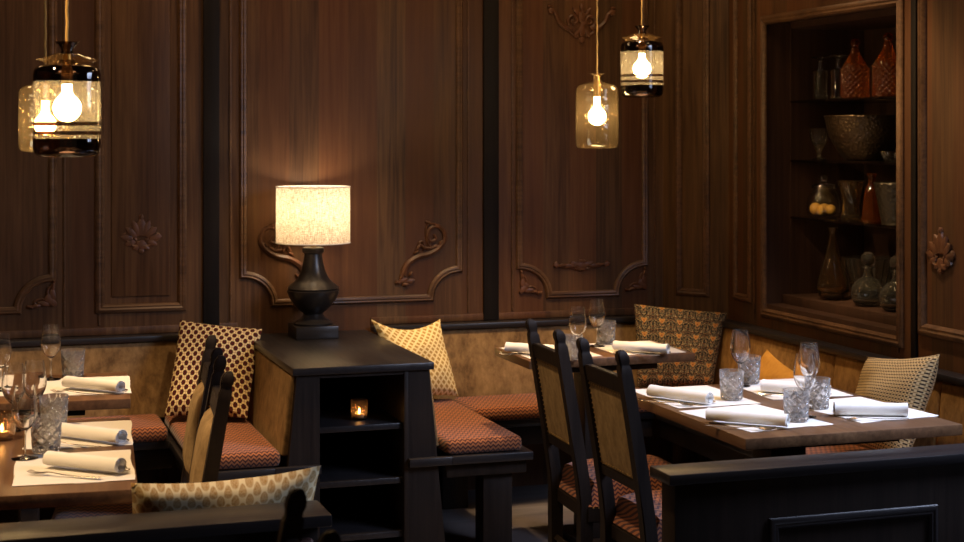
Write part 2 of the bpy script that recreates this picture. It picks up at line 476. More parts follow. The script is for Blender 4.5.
def notch_panel(s0, s1, z0, z1, w, h):
    "rectangle whose two lower corners are scooped by quarter arcs"
    pts = [(s1, z1), (s0, z1)]
    pts += [(s0, z0+h)]
    for i in range(1, 9):
        a = PI/2*i/9; pts.append((s0+w*math.sin(a), z0+h*math.cos(a)))
    pts += [(s0+w, z0), (s1-w, z0)]
    for i in range(8, 0, -1):
        a = PI/2*i/9; pts.append((s1-w*math.sin(a), z0+h*math.cos(a)))
    pts += [(s1, z0+h)]
    return pts[::-1]
ZT = 2.75
# back wall: near-black upright strips, flat rails, framed panels
for s0, s1 in ((-1.0, -.93), (.939, 1.007), (2.191, 2.263), (-.20, -.13)):
    if s0 < -.1: continue
    bm = BM(); box(bm, s0, s1, BW-.014, BW, .76, 3.0, .003); obj('dark_strip', bm, 'strip', wall_back)
for s in (.37, .52-.01, 1.055, 2.12, 2.33, 3.035):
    bm = BM(); box(bm, s-.004, s+.004, BW-.006, BW, .80, 3.0, .002); obj('bead', bm, 'moulding', wall_back)
moulding('panel_moulding', FR_B, notch_panel(-.95, .325, .872, ZT, .14, .13), wall_back, k=.8)
moulding('panel_moulding', FR_B, [(.513, .867), (.851, .867), (.851, ZT), (.513, ZT)], wall_back, k=.9)
moulding('panel_moulding', FR_B, notch_panel(1.109, 2.080, .868, ZT, .135, .125), wall_back, k=.8)
moulding('panel_moulding', FR_B, notch_panel(2.363, 2.985, .862, ZT, .145, .135), wall_back, k=.8)
moulding('panel_moulding', FR_C, [(.085, .867), (.225, .867), (.225, ZT), (.085, ZT)], wall_corner, k=.8)
moulding('panel_moulding', FR_R, [(6.14, .867), (6.275, .867), (6.275, ZT), (6.14, ZT)], wall_right, k=.8)
moulding('panel_moulding', FR_R, [(4.40, .885), (4.83, .885), (4.83, ZT), (4.40, ZT)], wall_right, k=1.1)
bm = BM(); box(bm, RW-.012, RW, 4.862, 4.895, .76, 3.0, .003); obj('dark_strip', bm, 'strip', wall_right)  # near-black strip on the wall face, its colour standing in for a groove's shade
for s in (4.985, 6.10):
    bm = BM(); box(bm, RW-.006, RW, s-.004, s+.004, .78, 3.0, .002); obj('bead', bm, 'moulding', wall_right)
bm = BM(); box(bm, -3, 1.085, BW-.008, BW, .758, .79, .003); box(bm, 1.67, 3.06, BW-.008, BW, .758, .79, .003); obj('dado', bm, 'wall', wall_back)
# raised fields inside the plain panels
for s0, s1 in ((.56, .80),):
    bm = BM(); box(bm, s0, s1, BW-.006, BW, .915, ZT, .004); obj('raised_field', bm, 'wall', wall_back)

# ---- carved ornaments
def spiral(cx, cz, r0, turns, a0=0, d=1, n=22, r1=.15):
    return [(cx+(r0*(1-(1-r1)*i/n))*math.cos(a0+d*2*PI*turns*i/n), cz+(r0*(1-(1-r1)*i/n))*math.sin(a0+d*2*PI*turns*i/n)) for i in range(n+1)]
def carve(name, fr, s, z, paths, leaves, parent, sc=1.0, mir=1):
    bm = BM(); nrm = fr[2]
    for pts, r0, r1 in paths:
        q = smooth_prof([(p[0], p[1]) for p in pts], 3) if len(pts) < 16 else pts
        W = [fp(fr, s+mir*p[0]*sc, z+p[1]*sc, .004) for p in q]; n = len(W)
        tube(bm, W, [(r0+(r1-r0)*i/(n-1))*sc for i in range(n)], 6, 1.0, nrm)
    for (x, y, l, w, a) in leaves:
        R = Matrix((fr[1]*mir, Vector((0, 0, 1)), nrm)).transposed() @ Matrix.Rotation(a, 3, 'Z')
        ball(bm, fp(fr, s+mir*x*sc, z+y*sc, .005), sc, l*1.1, w*1.35, .011/sc if sc else .01, 1, R)
    return obj(name, bm, 'carve', parent, world=True)
# large S-scroll of the middle panel (right-hand one; its mate is mirrored)
k = .0009
S1 = [((x-250)*k, (250-y)*k) for x, y in ((108, 370), (118, 335), (140, 305), (185, 280), (240, 268), (290, 240), (322, 195), (312, 150), (278, 130), (244, 145), (232, 180), (250, 206), (276, 194), (264, 172))]
S2 = [((x-250)*k, (250-y)*k) for x, y in ((290, 232), (250, 240), (215, 235), (190, 215), (205, 205), (215, 222))]
S3 = [((x-250)*k, (250-y)*k) for x, y in ((255, 240), (235, 215), (225, 150), (238, 115))]
L1 = [((x-250)*k, (250-y)*k, l*k, w*k, math.radians(a)) for x, y, l, w, a in ((105, 395, 26, 11, 20), (80, 405, 16, 9, -20), (140, 400, 30, 10, 10), (120, 415, 20, 9, 0), (145, 365, 16, 7, 50), (100, 378, 14, 9, 70), (185, 235, 20, 8, 60), (175, 258, 16, 7, 30), (240, 115, 22, 8, 160), (265, 122, 18, 7, -20), (290, 128, 16, 6, -20), (270, 232, 16, 8, 30), (215, 240, 14, 7, 90), (300, 215, 16, 7, 60))]
# corner sprays
Lc = [(.018, .020, .030, .012, .7), (.045, .012, .026, .009, .2), (.072, .004, .018, .007, -.2), (.012, .048, .026, .010, 1.4), (.010, .078, .018, .007, 1.8), (.030, .034, .018, .010, 2.2), (.006, .098, .010, .006, 1.5), (.095, .000, .014, .006, .3)]
Pc = [([(.01, .01), (.03, .05), (.022, .075), (.006, .07), (.012, .055)], .006, .003), ([(.01, .01), (.05, .03), (.08, .020), (.07, .006)], .006, .003)]
# palmette
Lp = [(0, .045, .042, .012, PI/2), (.020, .038, .036, .009, 1.15), (-.020, .038, .036, .009, 1.99), (.040, .022, .030, .009, .75), (-.040, .022, .030, .009, 2.39), (.058, .0, .026, .009, .2), (-.058, .0, .026, .009, 2.94), (.045, -.022, .022, .008, -.4), (-.045, -.022, .022, .008, 3.54), (0, -.03, .022, .014, 0), (0, -.055, .012, .008, 0), (0, .088, .010, .008, 0), (.02, -.04, .016, .007, -.5), (-.02, -.04, .016, .007, 3.6)]
Pp = [([(0, -.03), (.03, -.035), (.06, -.01), (.075, .01), (.062, .018)], .007, .004), ([(0, -.03), (-.03, -.035), (-.06, -.01), (-.075, .01), (-.062, .018)], .007, .004),
      ([(.02, -.01), (.045, .02), (.052, .04), (.036, .044)], .005, .003), ([(-.02, -.01), (-.045, .02), (-.052, .04), (-.036, .044)], .005, .003)]
Lh = [(0, 0, .030, .018, 0), (.03, .006, .03, .010, .3), (-.03, .006, .03, .010, -.3), (.06, .0, .026, .008, .1), (-.06, 0, .026, .008, -.1), (.09, .003, .026, .007, 0), (-.09, .003, .026, .007, 0), (.125, .004, .016, .009, .4), (-.125, .004, .016, .009, -.4), (0, .02, .022, .008, 0), (0, -.018, .018, .007, 0)]
Ph = [(spiral(.022, -.004, .018, 1.2, PI/2, -1), .005, .003), (spiral(-.022, -.004, .018, 1.2, PI/2, 1), .005, .003), ([(.03, 0), (.07, -.006), (.11, .004), (.13, .012), (.12, .018)], .006, .003), ([(-.03, 0), (-.07, -.006), (-.11, .004), (-.13, .012), (-.12, .018)], .006, .003)]
Lt = [(0, .03, .030, .016, PI/2), (0, -.03, .034, .014, PI/2), (0, -.075, .016, .012, PI/2), (.025, -.045, .026, .009, -.9), (-.025, -.045, .026, .009, 4.04), (.03, .055, .026, .008, .9), (-.03, .055, .026, .008, 2.24), (0, .075, .012, .016, 0), (.15, .055, .018, .012, .5), (-.15, .055, .018, .012, -.5), (.155, .075, .014, .006, 0), (-.155, .075, .014, .006, 0), (.01, 0, .02, .012, 0)]
Pt = [(spiral(.040, .012, .032, 1.4, -PI/2, 1), .007, .004), (spiral(-.040, .012, .032, 1.4, -PI/2, -1), .007, .004), ([(.04, -.025), (.08, -.02), (.115, .01), (.13, .045), (.15, .055), (.16, .042)], .009, .005), ([(-.04, -.025), (-.08, -.02), (-.115, .01), (-.13, .045), (-.15, .055), (-.16, .042)], .009, .005), ([(.02, -.06), (.05, -.045), (.07, -.02)], .006, .004), ([(-.02, -.06), (-.05, -.045), (-.07, -.02)], .006, .004)]
carve('carved_scroll', FR_B, 1.946, 1.080, [(S1, .015, .006), (S2, .009, .005), (S3, .007, .004)], L1, wall_back)
carve('carved_scroll', FR_B, 1.250, 1.085, [(S1, .015, .006), (S2, .009, .005), (S3, .007, .004)], L1, wall_back, 1.0, -1)
carve('carved_palmette', FR_B, .681, 1.160, [(p, a*1.4, b*1.4) for p, a, b in Pp], [(x, y, l*1.1, w_*1.3, a) for x, y, l, w_, a in Lp], wall_back)
carve('carved_corner_spray', FR_B, .335, .885, Pc, Lc, wall_back, 1.05, -1)
carve('carved_corner_spray', FR_B, 2.366, .875, Pc, Lc, wall_back, 1.0, 1)
carve('carved_corner_spray', FR_B, 2.990, .875, Pc, Lc, wall_back, 1.0, -1)
carve('carved_garland', FR_B, 2.667, .993, [(p, a*1.4, b*1.4) for p, a, b in Ph], Lh, wall_back, 1.0)
carve('carved_crest', FR_B, 2.668, 2.105, [(p, a*1.35, b*1.35) for p, a, b in Pt], Lt, wall_back, 1.0)
carve('carved_palmette', FR_R, 4.718, 1.16, [(p, a*1.4, b*1.4) for p, a, b in Pp], [(x, y, l*1.1, w_*1.3, a) for x, y, l, w_, a in Lp], wall_right, 1.0)

# ---- niche in the right wall
bm = BM()
t = .004
box(bm, RW-.0, 3.40, NV1-t, NV1, NZ0, NZ1); box(bm, 3.40, 3.78, NV1-.014, NV1, NZ0, NZ1)
box(bm, RW, 3.78, NV0, NV0+t, NZ0, NZ1); box(bm, RW, 3.78, NV0, NV1, NZ1-t, NZ1); box(bm, 3.40, 3.78, NV0, NV1, NZ1-.03, NZ1)
box(bm, RW, 3.78, NV0, NV1, NZ0, NZ0+t+.02); box(bm, 3.36, 3.78, NV0, NV1, NZ0, .898, .004); box(bm, 3.765, 3.78, NV0, NV1, NZ0, NZ1)
obj('niche_lining', bm, 'niche', wall_right)
moulding('niche_frame', FR_R, [(NV0-.030, NZ0-.015), (NV1+.004, NZ0-.015), (NV1+.004, NZ1+.005), (NV0-.030, NZ1+.005)], wall_right, k=1.0)
SH = (1.741, 1.484, 1.237)
for z in SH:
    bm = BM(); box(bm, 3.395, 3.76, NV0+.005, NV1-.016, z-.010, z, .001); obj('niche_shelf', bm, 'shelfglass', wall_right)

# ------------------------------------------------------------------ benches
def soft_slab(bm, x0, x1, y0, y1, z0, z1, r=.018, n=10, puff=.012):
    b = bmesh.new(); box(b, x0, x1, y0, y1, z0, z1)
    bmesh.ops.bevel(b, geom=b.edges[:], offset=min(r, (z1-z0)*.45, (y1-y0)*.45, (x1-x0)*.45), segments=4, affect='EDGES', profile=.6)
    merge(bm, b)
def panel(bm, a, b, z0, z1, t, lean=0.0, nrm=(0, -1), r=.016):
    "upholstered upright panel from plan point a to b; nrm is the seat side; lean pushes the foot towards the seat"
    A = Vector((a[0], a[1], 0)); B = Vector((b[0], b[1], 0)); N = Vector((nrm[0], nrm[1], 0)); c = bmesh.new()
    f = [A+N*lean, B+N*lean, B-N*t, A-N*t]; g = [A, B, B-N*t, A-N*t]
    lo = [c.verts.new(p+Vector((0, 0, z0))) for p in f]; hi = [c.verts.new(p+Vector((0, 0, z1))) for p in g]
    c.faces.new(lo[::-1]); c.faces.new(hi)
    for i in range(4): j = (i+1) % 4; c.faces.new((lo[i], lo[j], hi[j], hi[i]))
    bmesh.ops.recalc_face_normals(c, faces=c.faces[:])
    bmesh.ops.bevel(c, geom=c.edges[:], offset=r, segments=3, affect='EDGES', profile=.6)
    merge(bm, c)
SZ, CZ = .385, .444      # board top, cushion top
def bench(label, loc, boards, cushions, panels, caps, legs, group=None, mat='velvet', aprons=()):
    t = thing('banquette_bench', label, 'bench', loc)
    for x0, x1, y0, y1 in boards:
        bm = BM(); box(bm, x0, x1, y0, y1, SZ-.032, SZ, .004); obj('seat_board', bm, 'darkx', t, True)
    for x0, x1, y0, y1, z0, z1 in aprons:
        bm = BM(); box(bm, x0, x1, y0, y1, z0, z1, .003); obj('apron', bm, 'dark', t, True)
    for x0, x1, y0, y1 in cushions:
        bm = BM(); soft_slab(bm, x0, x1, y0, y1, SZ, CZ, .027); obj('seat_cushion', bm, 'seat', t, True)
    for a, b, n in panels:
        bm = BM(); panel(bm, a, b, CZ-.03, .733 if a[0] != b[0] or a[0] > 3 else .708, .045 if a[0] != b[0] or a[0] > 3 else .02, .035, n, .016 if a[0] != b[0] or a[0] > 3 else .009); obj('backrest', bm, mat, t, True)
    for x0, x1, y0, y1 in caps:
        bm = BM(); box(bm, x0, x1, y0, y1, .733, .758, .004); obj('cap_rail', bm, 'darkx', t, True)
    for x0, x1, y0, y1 in legs:
        bm = BM(); box(bm, x0, x1, y0, y1, 0, SZ-.03, .003); obj('leg', bm, 'dark', t, True)
    return t
bench('long velvet-backed bench running along the panelled wall behind the candlelit tables, rust seat', (-.5, 6.35, 0),
      [(-2.5, 1.075, 6.19, 6.60)], [(-2.5, -.2, 6.17, 6.50), (-.197, .74, 6.17, 6.50)],
      [((-2.5, 6.55), (-.6, 6.55), (0, -1)), ((-.597, 6.55), (1.07, 6.55), (0, -1))], [(-2.5, 1.10, 6.535, 6.60)],
      [(-2.2, -2.08, 6.3, 6.4), (.6, .72, 6.3, 6.4)], aprons=[(-2.5, .76, 6.215, 6.235, .27, SZ-.033)])
bench('short side bench on the star-patterned cushion side of the lamp cabinet', (.92, 5.95, 0),
      [(.745, 1.05, 5.54, 6.185), (1.04, 1.215, 5.54, 5.568)], [(.76, 1.07, 5.555, 6.48)],
      [((1.115, 5.60), (1.115, 6.47), (-1, 0))], [],
      [(.80, .90, 5.60, 5.68), (.80, .90, 6.05, 6.13)], aprons=[(.77, 1.07, 5.565, 5.585, .30, SZ-.033), (.765, .785, 5.59, 6.18, .30, SZ-.033)])
bench('velvet-backed bench along the wall behind the small two-seat table with pale gold light', (2.4, 6.35, 0),
      [(1.685, 2.84, 6.19, 6.60)], [(2.01, 2.84, 6.17, 6.50)],
      [((1.69, 6.55), (3.07, 6.55), (0, -1))], [(1.665, 3.07, 6.535, 6.60)],
      [(1.905, 2.02, 6.30, 6.38)], aprons=[(2.0, 2.84, 6.215, 6.235, .27, SZ-.033)])
bench('short side bench on the yellow diamond cushion side of the lamp cabinet', (1.85, 5.9, 0),
      [(1.71, 2.037, 5.54, 6.185), (1.548, 1.72, 5.54, 5.568)], [(1.695, 2.00, 5.555, 6.48)],
      [((1.645, 5.60), (1.645, 6.47), (1, 0))], [],
      [(1.855, 1.972, 5.60, 5.70)], aprons=[(1.70, 2.02, 5.572, 5.592, .30, SZ-.033), (2.0, 2.02, 5.60, 6.18, .30, SZ-.033)])
bench('ochre velvet bench under the glassware niche along the side wall', (3.05, 5.0, 0),
      [(2.842, 3.27, 3.62, 6.34)], [(2.83, 3.17, 3.62, 5.2), (2.843, 3.17, 5.203, 6.50)],
      [((3.215, 3.62), (3.215, 4.63), (-1, 0)), ((3.215, 4.632), (3.215, 5.33), (-1, 0)), ((3.215, 5.332), (3.215, 6.38), (-1, 0))], [(3.20, 3.275, 3.62, 6.33)],
      [(3.0, 3.1, 3.8, 3.9), (3.0, 3.1, 5.2, 5.3)], mat='velvet_r', aprons=[(2.865, 2.885, 3.62, 6.2, .27, SZ-.033)])
# foreground low partitions with a broad top rail
t = thing('low_partition', 'low dark oak partition with broad top rail in front of the white-set four-seat table', 'partition', (2.4, 3.55, 0))
bm = BM(); box(bm, 1.64, 3.27, 3.487, 3.61, .715, .742, .004); obj('top_rail', bm, 'darkx', t, True)
bm = BM(); box(bm, 1.665, 3.27, 3.51, 3.59, 0, .715, .003); obj('panel_body', bm, 'dark', t, True)
FR_P = (Vector((0, 3.51, 0)), Vector((1, 0, 0)), Vector((0, -1, 0)))
moulding('panel_moulding', FR_P, [(1.94, .12), (2.41, .12), (2.41, .595), (1.94, .595)], t, 'darkx', k=.7)
moulding('panel_moulding', FR_P, [(2.56, .12), (3.10, .12), (3.10, .595), (2.56, .595)], t, 'darkx', k=.7)
t = thing('low_partition', 'low dark partition with broad top rail carrying warm light, nearest the camera', 'partition', (.1, 3.42, 0))
bm = BM(); box(bm, -1.6, .760, 3.355, 3.508, .715, .742, .004); obj('top_rail', bm, 'darkx', t, True)
bm = BM(); box(bm, -1.6, .735, 3.385, 3.485, 0, .715, .003); obj('panel_body', bm, 'dark', t, True)
bm = BM(); soft_slab(bm, .10, .72, 3.36, 3.385, .30, .690, .01); obj('hide_panel', bm, 'brown_leather', t, True)
t = thing('banquette_bench', 'dark bench against the near partition, carrying the leaf-print cushion', 'bench', (0, 3.66, 0))
bm = BM(); box(bm, -1.5, .75, 3.51, 3.74, SZ-.032, SZ, .004); obj('seat_board', bm, 'darkx', t, True)
bm = BM(); soft_slab(bm, -1.5, .74, 3.515, 3.75, SZ, CZ, .022); obj('seat_cushion', bm, 'seat', t, True)
for x in (-1.4, .6):
    bm = BM(); box(bm, x, x+.1, 3.6, 3.7, 0, SZ-.03, .003); obj('leg', bm, 'dark', t, True)

# ------------------------------------------------------------------ shelf unit with flared sides
t = thing('shelf_cabinet', 'black-stained open shelf cabinet between the benches, carrying the table lamp', 'cabinet', (1.38, 6.05, 0))
def unit_side(x0, x1, dx0, dx1):
    bm = BM(); box(bm, x0+dx0, x1+dx1, 5.585, 6.595, 0, .712, 0, (-dx0, -dx1)); return bm
FL = .075; FS = .02
obj('side_panel', unit_side(1.146, 1.164, -FS, -FS), 'dark', t, True)
obj('side_panel', unit_side(1.597, 1.614, FS, FS), 'dark', t, True)
bm = BM(); box(bm, 1.13, 1.215, 5.57, 5.60, 0, .712, 0, (0, 0))
for v in bm.verts:
    if v.co.x < 1.14: v.co.x -= FL*(1-v.co.z/.712)*.9
obj('front_stile', bm, 'dark', t, True)
bm = BM(); box(bm, 1.548, 1.632, 5.57, 5.60, 0, .712, 0, (0, 0))
for v in bm.verts:
    if v.co.x > 1.62: v.co.x += FL*(1-v.co.z/.712)*.9
obj('front_stile', bm, 'dark', t, True)
bm = BM(); box(bm, 1.200, 1.216, 5.59, 6.58, 0, .712); box(bm, 1.534, 1.550, 5.566, 6.58, 0, .712, .002); obj('inner_jamb', bm, 'dark', t, True)
bm = BM(); box(bm, 1.216, 1.534, 5.57, 5.60, .698, .712); obj('top_rail', bm, 'dark', t, True)
bm = BM(); box(bm, 1.15, 1.60, 6.575, 6.59, 0, .71); obj('back_panel', bm, 'dark', t, True)
for z in (.515, .312, .112):
    bm = BM(); box(bm, 1.216, 1.534, 5.585, 6.575, z-.022, z, .002); obj('shelf', bm, 'darky', t, True)
bm = BM(); box(bm, 1.112, 1.648, 5.555, 6.60, .712, .740, .004); obj('countertop', bm, 'darky', t, True)

# ------------------------------------------------------------------ table lamp
LU, LV, LZ = 1.374, 6.43, .7405
t = thing('table_lamp', 'lit table lamp with cream linen drum shade and black turned base', 'lamp', (LU, LV, LZ))
bm = BM(); box(bm, -.090, .090, -.090, .090, 0, .052, .003); obj('plinth', bm, 'lampbase', t)
pr = [(0, .052), (.080, .052), (.082, .060), (.070, .068), (.048, .082), (.040, .096), (.044, .104), (.052, .108), (.075, .130), (.100, .165), (.109, .190), (.110, .196), (.104, .200), (.108, .206), (.100, .216), (.082, .230), (.066, .246), (.052, .275), (.043, .310), (.038, .340), (.037, .352), (.045, .356), (.047, .366), (.045, .376), (.034, .380), (0, .381)]
bm = BM(); lathe(bm, pr, 48); obj('turned_base', bm, 'lampbase', t)
bm = BM(); lathe(bm, [(0, .38), (.012, .38), (.012, .44), (.018, .445), (.018, .48), (0, .481)], 16); obj('lamp_holder', bm, 'brass', t)
SB, ST, SR = .397, .632, .156
bm = BM(); lathe(bm, [(SR, SB), (SR*.997, (SB+ST)/2), (SR*.995, ST)], 64); sh = obj('lamp_shade', bm, 'shade', t)
for z, r in ((SB, SR), (ST, SR*.995)):
    bm = BM(); tube(bm, [(r*math.cos(a*PI/24), r*math.sin(a*PI/24), z) for a in range(49)], .0025, 6); obj('shade_rim', bm, 'linen', t)
bm = BM()
for a in (0, 2.09, 4.19): tube(bm, [(.0, 0, ST-.03), (SR*math.cos(a), SR*math.sin(a), ST-.002)], .0015, 5)
obj('shade_carrier', bm, 'brass', t)
bm = BM(); ball(bm, (0, 0, .515), .024, 1, 1, 1.2, 3); obj('bulb', bm, 'bulb', t)

# ------------------------------------------------------------------ pendant lamps
def pendant_clear(label, loc, r=.083, h=.262):
    t = thing('pendant_lamp', label, 'lamp', loc, 0, None)   # origin at the jar's base
    bm = BM(); lathe(bm, smooth_prof([(0, .006), (r*.6, .002), (r*.9, .006), (r, .028), (r, h*.45), (r*.995, h-.05), (r*.97, h-.030), (r*.80, h-.014), (r*.36, h-.004), (r*.20, h+.003), (r*.17, h+.012), (r*.22, h+.022), (r*.37, h+.030)], 4), 48); obj('glass_jar', bm, 'honey', t)
    bm = BM(); lathe(bm, [(0, h-.06), (.014, h-.06), (.015, h-.01), (.011, h), (.010, h+.022), (0, h+.024)], 16); obj('bulb_holder', bm, 'brass', t)
    bm = BM(); lathe(bm, smooth_prof([(.0, h-.170), (.018, h-.165), (.031, h-.150), (.034, h-.134), (.030, h-.118), (.016, h-.101), (.012, h-.088), (.012, h-.06)], 4), 24); obj('bulb', bm, 'bulb', t)
    bm = BM(); n = 90; top = 2.99-loc[2]; z0 = h+.02
    tube(bm, [(.0006*math.cos(i*1.3), .0006*math.sin(i*1.3), z0+(top-z0)*i/n) for i in range(n+1)], .0038, 6); obj('cord', bm, 'cord', t)
    bm = BM(); lathe(bm, [(0, top-.02), (.04, top-.02), (.045, top+.005), (0, top+.006)], 24); obj('ceiling_rose', bm, 'brass', t)
    return t
def pendant_band(label, loc, r=.083, h=.235):
    t = thing('pendant_lamp', label, 'lamp', loc)
    bm = BM(); lathe(bm, smooth_prof([(r*.2, .004), (r*.7, .0), (r*.93, .008), (r, .026), (r, .046)], 4), 48); obj('smoked_foot', bm, 'smoke', t)
    bm = BM(); lathe(bm, [(r, .046), (r, h-.045)], 48); obj('pale_wall', bm, 'pale', t)
    for z in (.056, .079):
        bm = BM(); lathe(bm, [(r*1.005, z), (r*1.005, z+.009)], 48); obj('dark_band', bm, 'smoke', t)
    bm = BM(); lathe(bm, smooth_prof([(r, h-.045), (r, h-.028), (r*.95, h-.014), (r*.8, h-.006), (r*.4, h-.001), (.020, h+.010)], 3), 48); obj('smoked_shoulder', bm, 'smoke', t)
    # folded wavy collar and neck
    bm = BM(); lathe(bm, [(.018, h+.026), (.03, h+.024), (r*.5, h+.017), (r*.7, h+.008), (r*.87, h+.001)], 40, mod=lambda a, z, i: 1+(.05*math.cos(2*a+.6) if i > 2 else 0))
    for v in bm.verts:
        rr = math.hypot(v.co.x, v.co.y); v.co.z += .008*(rr/(r*.8))**2*math.cos(2*math.atan2(v.co.y, v.co.x)+.4)
    bmesh.ops.solidify(bm, geom=bm.faces[:], thickness=.0045); obj('folded_collar', bm, 'honey', t)
    bm = BM(); lathe(bm, [(.018, h+.024), (.014, h+.032), (.016, h+.038), (.030, h+.055)], 24); obj('glass_neck', bm, 'smoke', t)
    bm = BM(); lathe(bm, [(0, h-.052), (.014, h-.052), (.015, h-.02), (.010, h), (.009, h+.05), (0, h+.052)], 16); obj('bulb_holder', bm, 'brass', t)
    bm = BM(); lathe(bm, smooth_prof([(.0, h-.146), (.018, h-.141), (.031, h-.126), (.034, h-.110), (.030, h-.094), (.016, h-.078), (.012, h-.066), (.012, h-.045)], 4), 24); obj('bulb', bm, 'bulb', t)
    bm = BM(); n = 90; top = 2.99-loc[2]; z0 = h+.04
    tube(bm, [(.0006*math.cos(i*1.3), .0006*math.sin(i*1.3), z0+(top-z0)*i/n) for i in range(n+1)], .0038, 6); obj('cord', bm, 'cord', t)
    bm = BM(); lathe(bm, [(0, top-.02), (.04, top-.02), (.045, top+.005), (0, top+.006)], 24); obj('ceiling_rose', bm, 'brass', t)
    return t
pendant_clear('honey glass jar pendant hanging lower, over the small two-seat table', (2.305, 5.558, 1.535))
pendant_band('smoked jar pendant with dark bands, higher of the pair over the two-seat table', (2.470, 5.503, 1.735), .083, .222)
pendant_band('large dark-banded jar pendant nearest the camera, over the candlelit table', (.232, 4.031, 1.527), .083, .235)
pendant_clear('bubbly honey jar pendant half hidden behind the large banded jar pendant', (.228, 5.136, 1.530), .083, .225)

# ------------------------------------------------------------------ tables
def table(label, cu, cv, w, l, rot, foot=True, group=None):
    t = thing('dining_table', label, 'table', (cu, cv, 0), rot)
    bm = BM(); box(bm, -w/2, w/2, -l/2, l/2, .718, .750, .003); obj('tabletop', bm, 'table', t)
    bm = BM(); box(bm, -w*.30, w*.30, -l*.38, l*.38, .690, .718, .003); obj('subframe', bm, 'dark', t)
    bm = BM(); box(bm, -.06, .06, -.06, .06, .030, .690, .004); obj('column', bm, 'dark', t)
    bm = BM(); box(bm, -.09, .09, -.18, .18, 0, .030, .004); obj('foot_plate', bm, 'dark', t)
    return t
R4 = math.radians(-4.4)
table('oak dining table with four white settings in front of the niche', 2.37, 4.253, .70, .885, 0)
table('small two-seat oak table beneath the pair of pendants by the wall bench', 2.31, 5.607, .68, .40, 0)
table('candlelit oak table at the photo\'s near left, under the large banded pendant', .0635, 4.222, .70, .97, R4)
table('oak table between the candlelit table and the wall bench', .157, 5.335, .70, .58, R4)
TZ = .7505; MZ = TZ+.0016

# placemats
def mat_mesh(w, l, sd):
    rnd = random.Random(sd); bm = BM(); nx, ny = 8, 10; V = {}
    for layer, z in ((0, 0), (1, .0014)):
        for i in range(nx+1):
            for j in range(ny+1):
                x = -w/2+w*i/nx; y = -l/2+l*j/ny
                V[layer, i, j] = bm.verts.new((x, y, z))
    for i in range(nx):
        for j in range(ny):
            for L in (0, 1): bm.faces.new([V[L, i, j], V[L, i+1, j], V[L, i+1, j+1], V[L, i, j+1]])
    for i in range(nx):
        for j in (0, ny): bm.faces.new([V[0, i, j], V[0, i+1, j], V[1, i+1, j], V[1, i, j]])
    for j in range(ny):
        for i in (0, nx): bm.faces.new([V[0, i, j], V[0, i, j+1], V[1, i, j+1], V[1, i, j]])
    for v in bm.verts:
        a = rnd.uniform(-.0012, .0012)
        if abs(abs(v.co.x)-w/2) < 1e-6: v.co.x += a+.002*math.sin(v.co.y*22+sd)
        if abs(abs(v.co.y)-l/2) < 1e-6: v.co.y += a+.002*math.sin(v.co.x*25+sd)
    return bm
RF, RR, LF, LR = 'the four-seat table before the niche', 'the small two-seat table', 'the candlelit table', 'the table behind the candlelit'
mats = [  # (u, v, rot deg, where)
    (2.192, 4.487, 0, 'far chair-side corner of '+RF), (2.197, 4.092, 7, 'near chair-side corner of '+RF),
    (2.553, 4.535, -2, 'far bench-side corner of '+RF), (2.572, 4.115, 6, 'near bench-side corner of '+RF),
    (.2475, 4.003, -3.5, 'the near end of '+LF), (.288, 4.445, -5, 'the far end of '+LF),
    (.368, 5.315, -4.5, 'the chair side of the table behind the candlelit one'), (-.012, 5.385, -4.4, 'the edge side of '+LR),
    (2.130, 5.607, 2, 'the lamp cabinet side of '+RR), (2.485, 5.610, 0, 'the floral cushion side of '+RR)]
for i, (u, v, r, w) in enumerate(mats):
    o = obj('placemat', mat_mesh(.285, .372 if i < 8 else .35, i), 'mat'); o.location = (u, v, TZ); o.rotation_euler.z = math.radians(r)
    tag(o, 'white cloth placemat at '+w, 'placemat', 'white placemats')

# rolled napkins
def napkin_mesh(L, r, sd=0):
    bm = BM(); rnd = random.Random(sd); n = 54; turns = 2.6; m = 14
    prof = []
    for i in range(n+1):
        t = i/n; a = 2*PI*turns*t; rr = r*(.40+.60*t)
        prof.append((rr*math.cos(a)*1.12, rr*math.sin(a)*.92))
    th = .0016; ringsA = []
    for j in range(m+1):
        x = -L/2+L*j/m; s = 1+.03*math.sin(j*1.7+sd)+(.04 if j in (0, m) else 0)
        o = [bm.verts.new((x+rnd.uniform(-.0015, .0015)*(j in (0, m)), p[0]*s, p[1]*s)) for p in prof]
        q = [bm.verts.new((x, p[0]*s*(1-th/r), p[1]*s*(1-th/r))) for p in prof]
        ringsA.append((o, q))
    for (o, q), (o2, q2) in zip(ringsA, ringsA[1:]):
        for i in range(n):
            bm.faces.new((o[i], o[i+1], o2[i+1], o2[i])); bm.faces.new((q[i], q2[i], q2[i+1], q[i+1]))
        bm.faces.new((o[n], q[n], q2[n], o2[n])); bm.faces.new((o[0], o2[0], q2[0], q[0]))
    for (o, q) in (ringsA[0], ringsA[-1]):
        for i in range(n): bm.faces.new((o[i], q[i], q[i+1], o[i+1]))
    return bm
nap = [((651, 390), (710, 397.5)), ((708, 413.5), (788, 420)), ((763, 384.5), (829, 390)), ((834, 407.5), (907, 408.5)),
       ((49, 457.5), (121, 465)), ((57, 428), (122, 436)), ((67, 381), (121, 386)), None, ((507, 346.5), (557, 349.5)), ((615, 345), (668, 348.5))]
NAPPOS = []
